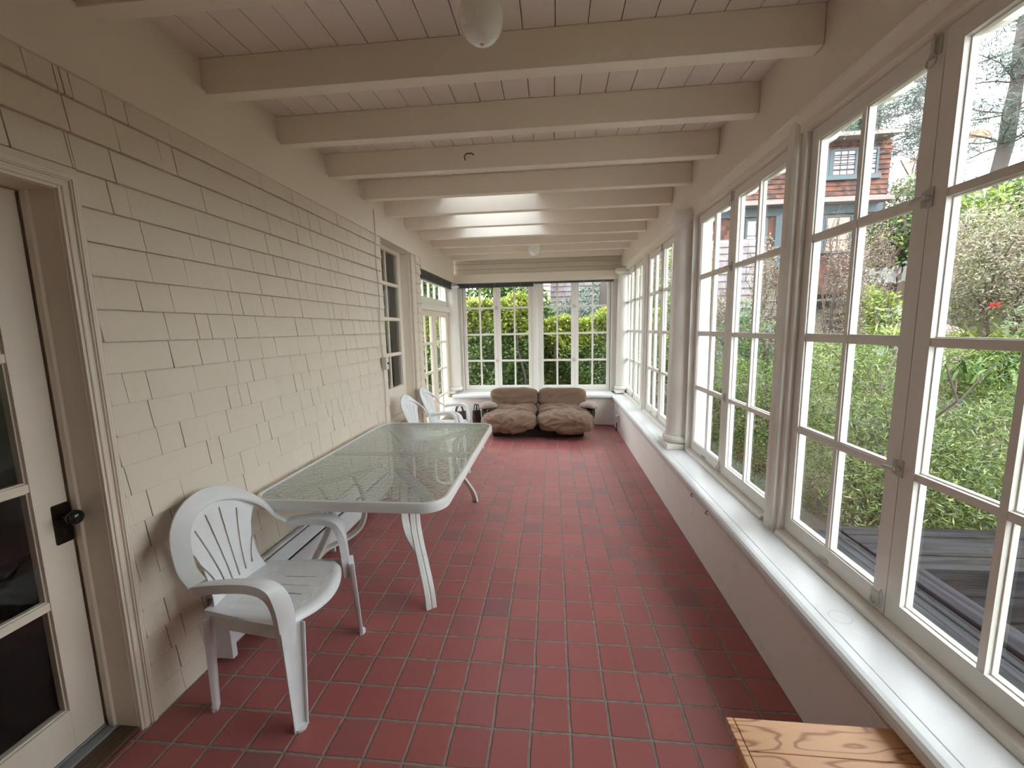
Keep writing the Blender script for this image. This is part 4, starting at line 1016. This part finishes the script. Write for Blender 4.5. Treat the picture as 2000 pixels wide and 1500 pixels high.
fit('russet_shrub', 'dry brown twiggy shrub seen through the left half of the second window', 'shrub', 1378, 1450, 520, 640, 8.8, 6000, .05, .016, 'L_brown', 36, .5, None, nst=8, fill=.9, mat2='L_tan', stem=.013)
fit('yellow_flower_shrub', 'shrub with yellow blossom beside the round column', 'shrub', 1352, 1402, 485, 640, 9.6, 3500, .07, .045, 'L_yellow', 37, .4, None, nst=4)
fit('pink_leaved_shrub', 'low pinkish red shrub on the bank by the timber edging', 'shrub', 1635, 1695, 570, 640, 8.0, 3000, .06, .02, 'L_pink', 38, .3, None, nst=4)
tn = fit('olive_tree', 'broad olive-tan tree with a forked trunk at the right edge of the view', 'tree', 1835, 2110, 335, 660, 5.2, 30000, .042, .014, 'L_tan', 41, 1.1, None, nst=7, lumps=20, fill=.8, lr=.36, mat2='L_brown', frac2=.22, stem=.024, lift=.26)
tr_ = fit('round_evergreen', 'round dark evergreen tree below the corner of the neighbouring house', 'tree', 1690, 1800, 395, 540, 9.5, 7000, .085, .05, 'L_dark', 42, .8, None, nst=5, mat2='L_lime', frac2=.25, lift=.35, stem=.08)
fit('pale_tree', 'pale yellow-green tree to the right of the neighbouring house', 'tree', 1722, 1860, 290, 520, 13.5, 14000, .13, .05, 'L_pale', 43, 1.4, None, nst=5, lumps=16, stem=.06)
fit('bluish_shrub', 'grey-green shrub at the foot of the pale tree', 'shrub', 1712, 1800, 385, 470, 11.6, 6000, .09, .03, 'L_blue', 44, .6, None, nst=5)
fit('bright_shrub', 'bright green shrub at the foot of the big pine', 'shrub', 1850, 1960, 300, 430, 8.8, 7000, .12, .045, 'L_lime', 45, .9, None, nst=5, mat2='L_hedge')
fit('bright_shrub', 'green shrub to the right of the foot of the big pine', 'shrub', 1945, 2060, 270, 430, 8.4, 7000, .12, .045, 'L_hedge', 46, .9, None, nst=5, mat2='L_lime')
fit('red_leaf_shrub', 'small pinkish shrub on the bank below the pale tree', 'shrub', 1800, 1880, 430, 520, 7.6, 3500, .06, .022, 'L_pink', 47, .4, None, nst=4)
# strap-leaved plants
def strap(label, u, v, y, n, L, seed, mat='L_lime', r=.35, w=.03):
    p = W(u, v, y); z = max(ground_z(p.x, y) - .02, p.z - .15); rr = np.random.default_rng(seed); m = MB()
    for k in range(n):
        a = rr.uniform(0, 2 * PI); b = rr.uniform(.4, 1.2); l = L * rr.uniform(.7, 1.2); ox, oy = rr.normal(size=2) * r * .4
        side = np.array((-math.sin(a), math.cos(a), 0)) * w / 2; base = np.array((ox, oy, 0)); ring = []
        for q in range(6):
            t_ = q / 5; rad = l * .8 * b * t_ ** 1.3; hh = l * (1.25 * t_ - .95 * b * t_ ** 2.2); c = base + np.array((math.cos(a) * rad, math.sin(a) * rad, hh)); s_ = side * (1 - t_ ** 3 * .95)
            ring.append([tuple(c - s_), tuple(c + np.array((0, 0, -.006))), tuple(c + s_)])
        m.loft(ring, closed=False, caps=False)
    t = thing('strap_leaved_plant', label, 'plant', (p.x, y, z), 0)
    m.build('leaves', M[mat], t, smooth=True, fix=False); return t
strap('clump of strap-like leaves beneath the olive tree', 1880, 655, 5.4, 70, .32, 51)
strap('clump of strap-like leaves beneath the olive tree, farther to the right', 1955, 655, 5.2, 70, .32, 52)
strap('arching clump of long strap leaves just above the feathery shrub', 1900, 715, 4.7, 50, .34, 53, 'L_hedge')
strap('bright strap-leaved clump on the bank in front of the timber edging', 1745, 655, 7.0, 46, .45, 54)
strap('strap-leaved clump outside the second window, low behind the glass', 1400, 740, 7.0, 50, .5, 55, 'L_lime')
def scatter_flowers(label, name, u, v, y, n, s, mat, seed):
    p = W(u, v, y); r = np.random.default_rng(seed); V = leaf_mesh(r.normal(size=(n, 3)) * s, s * 1.6, s * 1.3, seed, .2)
    o = mesh_quads(name, V, M[mat]); o.location = p; tag(o, label, 'flower'); return o
scatter_flowers('single bright red blossom cluster beside the forked trunk of the olive tree', 'red_flower', 1944, 596, 4.9, 50, .015, 'L_red', 61)
# timber edging boards on the bank
p0, p1 = W(1612, 645, 7.9), W(1800, 640, 7.9)
for k in range(3):
    m = MB().box(0, p1.x - p0.x, 0, .05, 0, .085)
    o = m.build('edging_board', M['deckx'], None, bevel=.006); o.location = (p0.x, 7.9 + .03 * k, p0.z + .11 * k)
    tag(o, ['lowest', 'middle', 'topmost'][k] + ' weathered timber edging board across the bank', 'board', 'timber edging on the bank')
m = MB(); r_ = random.Random(5)
q0 = W(1790, 640, 6.6); q1 = W(1990, 640, 6.6)
pts = []; n = 14
for i in range(n + 1):
    for j in range(6):
        x = q0.x + (q1.x - q0.x) * i / n; pts.append((x, 6.6 + j * .3, ground_z(x, 6.6 + j * .3) + .02 + .62 * math.sin(PI * i / n) ** .5 * min(1, j / 2) + r_.uniform(-.03, .03)))
m.v = pts; m.f = [(i * 6 + j, (i + 1) * 6 + j, (i + 1) * 6 + j + 1, i * 6 + j + 1) for i in range(n) for j in range(5)]
tag(m.build('earth_bank', M['rock'], None, smooth=True), 'bare mauve earth bank behind the trunk of the olive tree', 'earth bank')

# big pine and conifers
def limb_tree(name, label, x, y, z, h, r0, lean, nb, bl, seed, mat, needle, nn, b0=.25, up=.15, bark='bark'):
    t = thing(name, label, 'tree', (x, y, z)); r = random.Random(seed); m = MB(); N = 14
    tr_ = [Vector((lean[0] * (k / N) ** 1.2 + r.uniform(-.03, .03), lean[1] * k / N, h * k / N)) for k in range(N + 1)]
    m.tube(tr_, [r0 * (1 - .75 * k / N) * (1 + .10 * math.sin(k * 2.1)) for k in range(N + 1)], 12); m.build('trunk', M[bark], t, smooth=True, fix=False)
    bm_ = MB(); pts = []; dirs = []
    for i in range(nb):
        q = b0 + (1 - b0) * (i + r.random()) / nb; c = tr_[min(N, int(q * N))]; a = r.uniform(0, 2 * PI); l = bl * (1.15 - q * .7) * r.uniform(.6, 1.15)
        dv = Vector((math.cos(a), math.sin(a), up + r.uniform(-.15, .25))); br = [c + dv * l * k / 5 + Vector((0, 0, -.12 * l * (k / 5) ** 2 + .02 * r.uniform(-1, 1))) + Vector((r.uniform(-1, 1), r.uniform(-1, 1), 0)) * .04 * l * (k > 0) for k in range(6)]
        bm_.tube(br, [r0 * .13 * (1 - .17 * k) for k in range(6)], 5)
        for w_ in range(7):
            k = r.randint(1, 5); s = br[k]; e = s + Vector((r.uniform(-1, 1), r.uniform(-1, 1), r.uniform(-.3, .45))) * l * .28
            bm_.tube([s, e], [r0 * .05, r0 * .02], 4)
            for z_ in range(nn // 7):
                pts.append(tuple(s.lerp(e, r.random()) + Vector((r.gauss(0, 1), r.gauss(0, 1), r.gauss(0, .6))) * l * .045))
    bm_.build('branches', M['twig' if bark != 'grey' else 'bark'], t, smooth=True, fix=False)
    if pts: mesh_quads('needles', leaf_mesh(np.array(pts), needle[0], needle[1], seed, .2), M[mat], t)
    return t
b_ = W(1950, 318, 9.0)
limb_tree('pine_tree', 'tall pine with a thick bare grey trunk in the upper right corner', b_.x, 9.0, b_.z - 1.3, 7.5, .135, (.35, 0), 70, 2.3, 71, 'L_needle', (.13, .013), 420, .18)
b_ = W(1710, 240, 19)
limb_tree('conifer', 'dark conifer rising behind the roof of the neighbouring house', b_.x, 19, b_.z - 3.5, 8.5, .2, (0, 0), 46, 3.0, 72, 'L_needle', (.26, .05), 160, .25)
b_ = W(1640, 240, 22)
limb_tree('conifer', 'dark conifer farther left behind the roof of the neighbouring house', b_.x, 22, b_.z - 3.5, 7.5, .2, (0, 0), 46, 3.4, 73, 'L_needle', (.26, .05), 160, .25)
b_ = W(1790, 360, 15)
limb_tree('bare_tree', 'bare greyish purple tree against the sky right of the neighbouring house', b_.x, 15, b_.z - .5, 5.6, .09, (.3, 0), 60, 2.4, 74, 'L_grey', (.16, .028), 120, .2, .5)
b_ = W(1690, 262, 16)
bush('green_treetop', 'light green treetop just above the roof of the neighbouring house', 'tree', b_.x, 16, .8, .8, 3.2, 3500, .16, .07, 'L_blue', 75, 4, 8, .3, b_.z - 1.9, stem=.06)

# neighbouring house up the slope (facade parallel to the far wall)
nh = thing('neighbouring_house', 'two-storey brown shingled house with blue-grey windows up the slope', 'house', (7.2, 13, 2.6))
hx0, hy0, hz0 = 7.2, 13, 2.6
def hb(x0, x1, y0, y1, z0, z1): return MB().box(x0 - hx0, x1 - hx0, y0 - hy0, y1 - hy0, z0 - hz0, z1 - hz0)
hb(4.4, 9.26, 13, 18, 2.4, 6.52).build('wall', M['shake_red'], nh)
m = MB()                              # courses of shakes standing proud of the wall
z = 4.98
while z < 6.5:
    for x0, x1 in ((4.4, 9.27),):
        m.prism([(-.040, z - hz0), (-.006, z - hz0 + .125), (.01, z - hz0 + .125), (.01, z - hz0)], 'x', x0 - hx0, x1 - hx0)
    z += .13
m.build('shake_courses', M['shake_red'], nh)
m = MB(); m.prism([(-.55, 6.47 - hz0), (-.55, 6.57 - hz0), (5.5, 6.90 - hz0), (5.5, 6.52 - hz0), (0, 6.52 - hz0)], 'x', 4.1 - hx0, 9.16 - hx0); m.build('roof', M['fascia'], nh)
m = MB(); m.prism([(-.62, 4.80 - hz0), (-.62, 4.90 - hz0), (.0, 5.10 - hz0), (.0, 4.86 - hz0)], 'x', 4.1 - hx0, 9.03 - hx0); m.build('lower_eave', M['fascia'], nh)
hb(4.4, 9.15, 12.93, 13.0, 4.62, 4.86).build('frieze', M['slate'], nh)
def hwin(x0, x1, z0, z1, nc, nr, mat='pane'):
    m = MB(); f = .055; X0, X1, Z0, Z1 = x0 - hx0, x1 - hx0, z0 - hz0, z1 - hz0
    for a in ((X0 - f, X0, Z0 - f, Z1 + f), (X1, X1 + f, Z0 - f, Z1 + f), (X0, X1, Z0 - f, Z0), (X0, X1, Z1, Z1 + f)): m.box(a[0], a[1], -.07, -.0, a[2], a[3])
    for k in range(1, nc): x = X0 + (X1 - X0) * k / nc; m.box(x - .010, x + .010, -.05, -.03, Z0, Z1)
    for k in range(1, nr): z = Z0 + (Z1 - Z0) * k / nr; m.box(X0, X1, -.05, -.03, z - .010, z + .010)
    w = m.build('window', M['slate'], nh); MB().box(X0, X1, -.03, -.026, Z0, Z1).build('pane', M[mat], w)
hwin(7.06, 7.62, 5.64, 6.27, 3, 4); hwin(7.79, 8.34, 5.64, 6.27, 3, 4); hwin(8.50, 8.88, 5.64, 6.27, 2, 4)
hb(6.6, 8.98, 12.86, 13.0, 5.50, 5.61).build('window_sill', M['slate'], nh)
hb(7.67, 7.74, 12.92, 13.0, 5.6, 6.30).build('window_post', M['slate'], nh)
hwin(7.0, 7.62, 3.6, 4.52, 2, 3, 'panewarm'); hwin(7.74, 8.36, 3.6, 4.52, 2, 3, 'panewarm'); hwin(5.6, 6.1, 3.7, 4.52, 2, 2)
hb(8.46, 8.66, 12.9, 13.0, 3.0, 4.62).build('porch_post', M['slate'], nh); hb(6.35, 6.75, 12.9, 13.0, 3.2, 4.62).build('porch_post', M['slate'], nh)
# low grey-shingled building nearer by
q0, q1 = W(1330, 560, 11.2), W(1520, 560, 11.2)
sh = thing('shingled_outbuilding', 'low building with a mauve-grey shingled roof slope outside the second window', 'building', (q0.x, 11.2, 0))
wd = q1.x - q0.x; zt0 = W(1420, 620, 11.2).z; zt1 = W(1420, 470, 12.2).z
m = MB()
nrow = 11
for k in range(nrow):
    a, b = k / nrow, (k + 1) / nrow; z0_, z1_ = zt0 + (zt1 - zt0) * a, zt0 + (zt1 - zt0) * b
    m.prism([(1.0 * a - .05, z0_), (1.0 * b - .015, z1_), (1.0 * b + .03, z1_), (1.0 * a + .03, z0_)], 'x', -.3, wd * 1.02)
m.build('roof_slope', M['shake_grey'], sh); MB().box(-.2, wd, .05, 1.6, 0, zt0 + .05).build('wall', M['shake_grey'], sh)
MB().box(-.3, wd * 1.0, .98, 1.4, 0, zt1 + .02).build('back_wall', M['shake_grey'], sh)
# hedge and house behind the far windows
def hedge(label, x0, x1, y, h, th, n, seed, split):
    t = thing('hedge', label, 'hedge', ((x0 + x1) / 2, y, -.3)); r = np.random.default_rng(seed); w = (x1 - x0) / 2
    x = r.uniform(-w, w, n); z = r.uniform(0, 1, n) ** .85 * h; fr = -th * (.5 + .16 * np.sin(x * 3.1 + z * 2.2 + seed) + .12 * np.sin(x * 7 + seed) * np.sin(z * 6)) + np.abs(r.normal(size=n)) * .16
    topz = h + .12 * np.sin(x * 2.3 + seed) + .08 * np.sin(x * 6.1); k = r.random(n) < .25
    z = np.where(k, topz - np.abs(r.normal(size=n)) * .08, np.minimum(z, topz)); fr = np.where(k, r.uniform(-th * .6, th * .4, n), fr)
    p = np.stack([x, fr, z], 1); sel = z + r.normal(size=n) * .10 > split + .15 * np.sin(x * 2.9 + seed)
    mesh_quads('foliage', leaf_mesh(p[~sel], .085, .042, seed, .1), M['L_hedge'], t); mesh_quads('young_foliage', leaf_mesh(p[sel], .095, .045, seed + 1, .3), M['L_hedgetop'], t)
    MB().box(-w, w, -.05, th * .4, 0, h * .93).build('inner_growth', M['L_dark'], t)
    rr = random.Random(seed)
    for i in range(int(w * 3)):
        bx = rr.uniform(-w, w); m = MB().tube([(bx, -th * .5, -.1), (bx + .05, -th * .58, h * .35), (bx + rr.uniform(-.25, .25), -th * .62, h * .62), (bx + rr.uniform(-.4, .4), -th * .5, h * .85)], [.035, .028, .02, .008], 6)
        m.build('stem', M['bark'], t, smooth=True, fix=False)
    return t
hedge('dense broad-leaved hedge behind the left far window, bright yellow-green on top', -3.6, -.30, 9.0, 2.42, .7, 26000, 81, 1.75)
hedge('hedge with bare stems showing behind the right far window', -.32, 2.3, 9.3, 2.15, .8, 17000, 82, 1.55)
bush('bluish_bush', 'grey-green bush above the hedge in the middle of the right far window', 'shrub', .75, 10.6, 1.3, .6, 3.05, 9000, .075, .035, 'L_blue', 83, 5, 12, .3, -.2)
bush('tall_bush', 'dark green bush above the hedge in the left far window', 'shrub', -1.5, 10.9, 1.6, .8, 4.4, 24000, .14, .065, 'L_hedge', 84, 5, 12, .3, -.2)
bush('tall_bush', 'bright green tree at the right end of the hedge', 'shrub', 2.6, 10.6, .75, .8, 3.8, 8000, .10, .05, 'L_lime', 85, 5, 10, .3, -.2, mat2='L_hedge')
b_ = W(1178, 600, 10.2)
tag(MB().tube([(b_.x - .15, 10.2, -.3), (b_.x - .05, 10.2, 1.4), (b_.x + .05, 10.2, 2.6), (b_.x + .12, 10.25, 4.2)], [.16, .13, .12, .10], 12).build('tree_trunk', M['bark'], None, smooth=True), 'dark tree trunk at the right side of the right far window', 'tree trunk')
fh_ = thing('shingled_house', 'pinkish grey shingled house wall above the hedge behind the far windows', 'house', (0, 13.2, 0))
m = MB(); z = 1.0
while z < 4.6:
    m.prism([(-.03, z), (-.004, z + .15), (.02, z + .15), (.02, z)], 'x', -.55, 3.4); z += .155
m.build('shingle_courses', M['shake_grey'], fh_)
m = MB(); z = 1.0
while z < 4.6:
    m.prism([(-.03, z), (-.004, z + .15), (.02, z + .15), (.02, z)], 'x', -1.0, -.05); z += .155
o_ = m.build('pink_shingle_courses', M['shake_pink'], fh_); o_.location = (0, -.35, 0)
MB().box(-1.0, 3.4, .02, 3, -.3, 4.7).build('wall', M['shake_grey'], fh_); MB().box(-1.0, -.05, -.33, .02, -.3, 4.7).build('bay', M['shake_pink'], fh_)
# foliage outside the french doors and pale terrace
bush('green_shrub', 'green shrub seen through the left leaf of the french doors', 'shrub', -4.1, 10.2, 1.0, 1.5, 3.0, 9000, .09, .045, 'L_hedge', 86, 5, 12, .3, -.3, mat2='L_lime')
bush('green_shrub', 'tall leafy shrub seen through the transom of the french doors', 'shrub', -4.4, 13.2, 1.2, 1.2, 4.2, 8000, .10, .05, 'L_hedge', 87, 5, 12, .3, -.3, mat2='L_lime')
tag(MB().box(-3.3, -1.86, 5.2, 7.3, -.3, -.02).build('terrace_slab', M['inwall'], None), 'pale terrace slab outside the french doors', 'terrace', kind='structure')
# far white house and skyline trees
b_ = W(1900, 290, 30); w_ = thing('white_house', 'white house with an orange roof far behind the big pine', 'house', (b_.x, 30, b_.z - 4))
MB().box(-.55, .45, 0, 4, 0, 4.6).build('wall', M['farwhite'], w_); MB().prism([(-.75, 4.6), (.65, 4.6), (.3, 4.95), (-.4, 4.95)], 'y', -.4, 4.3).build('roof', M['farroof'], w_)

# weathered deck timbers right outside the nearest window
dk = thing('deck_frame', 'weathered dark timber deck frame with a square opening outside the nearest window', 'deck', (1.42, 1.2, .30))
dx0, dy0, dz0 = 1.42, 1.2, .30
def dbx(name, x0, x1, y0, y1, z0, z1, mat): MB().box(x0 - dx0, x1 - dx0, y0 - dy0, y1 - dy0, z0 - dz0, z1 - dz0).build(name, M[mat], dk, bevel=.006)
for k, (x0, x1, z1) in enumerate(((1.405, 1.545, .30), (1.552, 1.60, .292), (1.606, 1.655, .30), (1.661, 1.71, .296), (1.716, 1.765, .30))): dbx('deck_plank', x0, x1, .0, 2.62, z1 - .04, z1, 'deck')
dbx('edge_beam', 1.775, 1.90, .0, 2.22, .20, .315, 'deck')
for k in range(4): dbx('cross_plank', 1.775, 3.7, 2.225 + .108 * k, 2.327 + .108 * k, .262, .305 + .003 * (k % 2), 'deckx')
dbx('cross_beam', 1.90, 3.7, 2.19, 2.222, .02, .31, 'deckx')
dbx('inner_board', 1.90, 3.7, 2.13, 2.185, -.25, .02, 'deckx'); dbx('support', 1.5, 1.6, .2, .3, -.5, .26, 'deck'); dbx('support', 3.5, 3.6, 2.3, 2.4, -.4, .26, 'deck')
dbx('lower_floor', 1.90, 3.7, .0, 2.13, -.25, -.2, 'deckx')

bush('tall_bush', 'tall dark green shrubbery seen through the top panes of the french doors', 'shrub', -3.6, 11.2, 1.3, .8, 4.4, 18000, .10, .05, 'L_hedge', 88, 5, 12, .3, -.2, mat2='L_dark')
oc = thing('outer_column', 'round white column standing outside the glass beside the second window', 'column', (1.30, 3.885, .3))
MB().lathe([(0, 0), (.125, 0), (.125, .08), (.10, .12), (.10, .9), (.088, 2.05), (.093, 2.07), (.088, 2.09), (.088, 2.16), (.11, 2.19), (.125, 2.22), (0, 2.22)], (0, 0, 0), 32).build('shaft', M['white'], oc, smooth=True)
fit('green_shrub', 'feathery light green shrub just below the strap-leaved clumps at the right edge', 'shrub', 1800, 2120, 672, 900, 4.9, 20000, .055, .012, 'L_broom', 91, .5, None, nst=5, mat2='L_lime', frac2=.3, nostem=True)
fit('green_shrub', 'feathery light green shrub behind the big broom shrub, below the timber edging', 'shrub', 1560, 1800, 655, 860, 5.9, 18000, .055, .012, 'L_broom', 92, .5, None, nst=5, mat2='L_lime', frac2=.3, nostem=True)
w = bpy.data.worlds.new('sky'); bpy.context.scene.world = w; w.use_nodes = True
bg = w.node_tree.nodes['Background']; bg.inputs[0].default_value = (.93, .965, 1, 1); bg.inputs[1].default_value = 7.6
sc = bpy.context.scene
sc.view_settings.view_transform = 'Standard'; sc.view_settings.look = 'None'; sc.view_settings.gamma = 1; sc.view_settings.exposure = 0.0
sc.cycles.max_bounces = 10; sc.cycles.diffuse_bounces = 5; sc.cycles.glossy_bounces = 4; sc.cycles.transparent_max_bounces = 16; sc.cycles.transmission_bounces = 4
sc.cycles.caustics_reflective = False; sc.cycles.caustics_refractive = False; sc.cycles.use_denoising = True
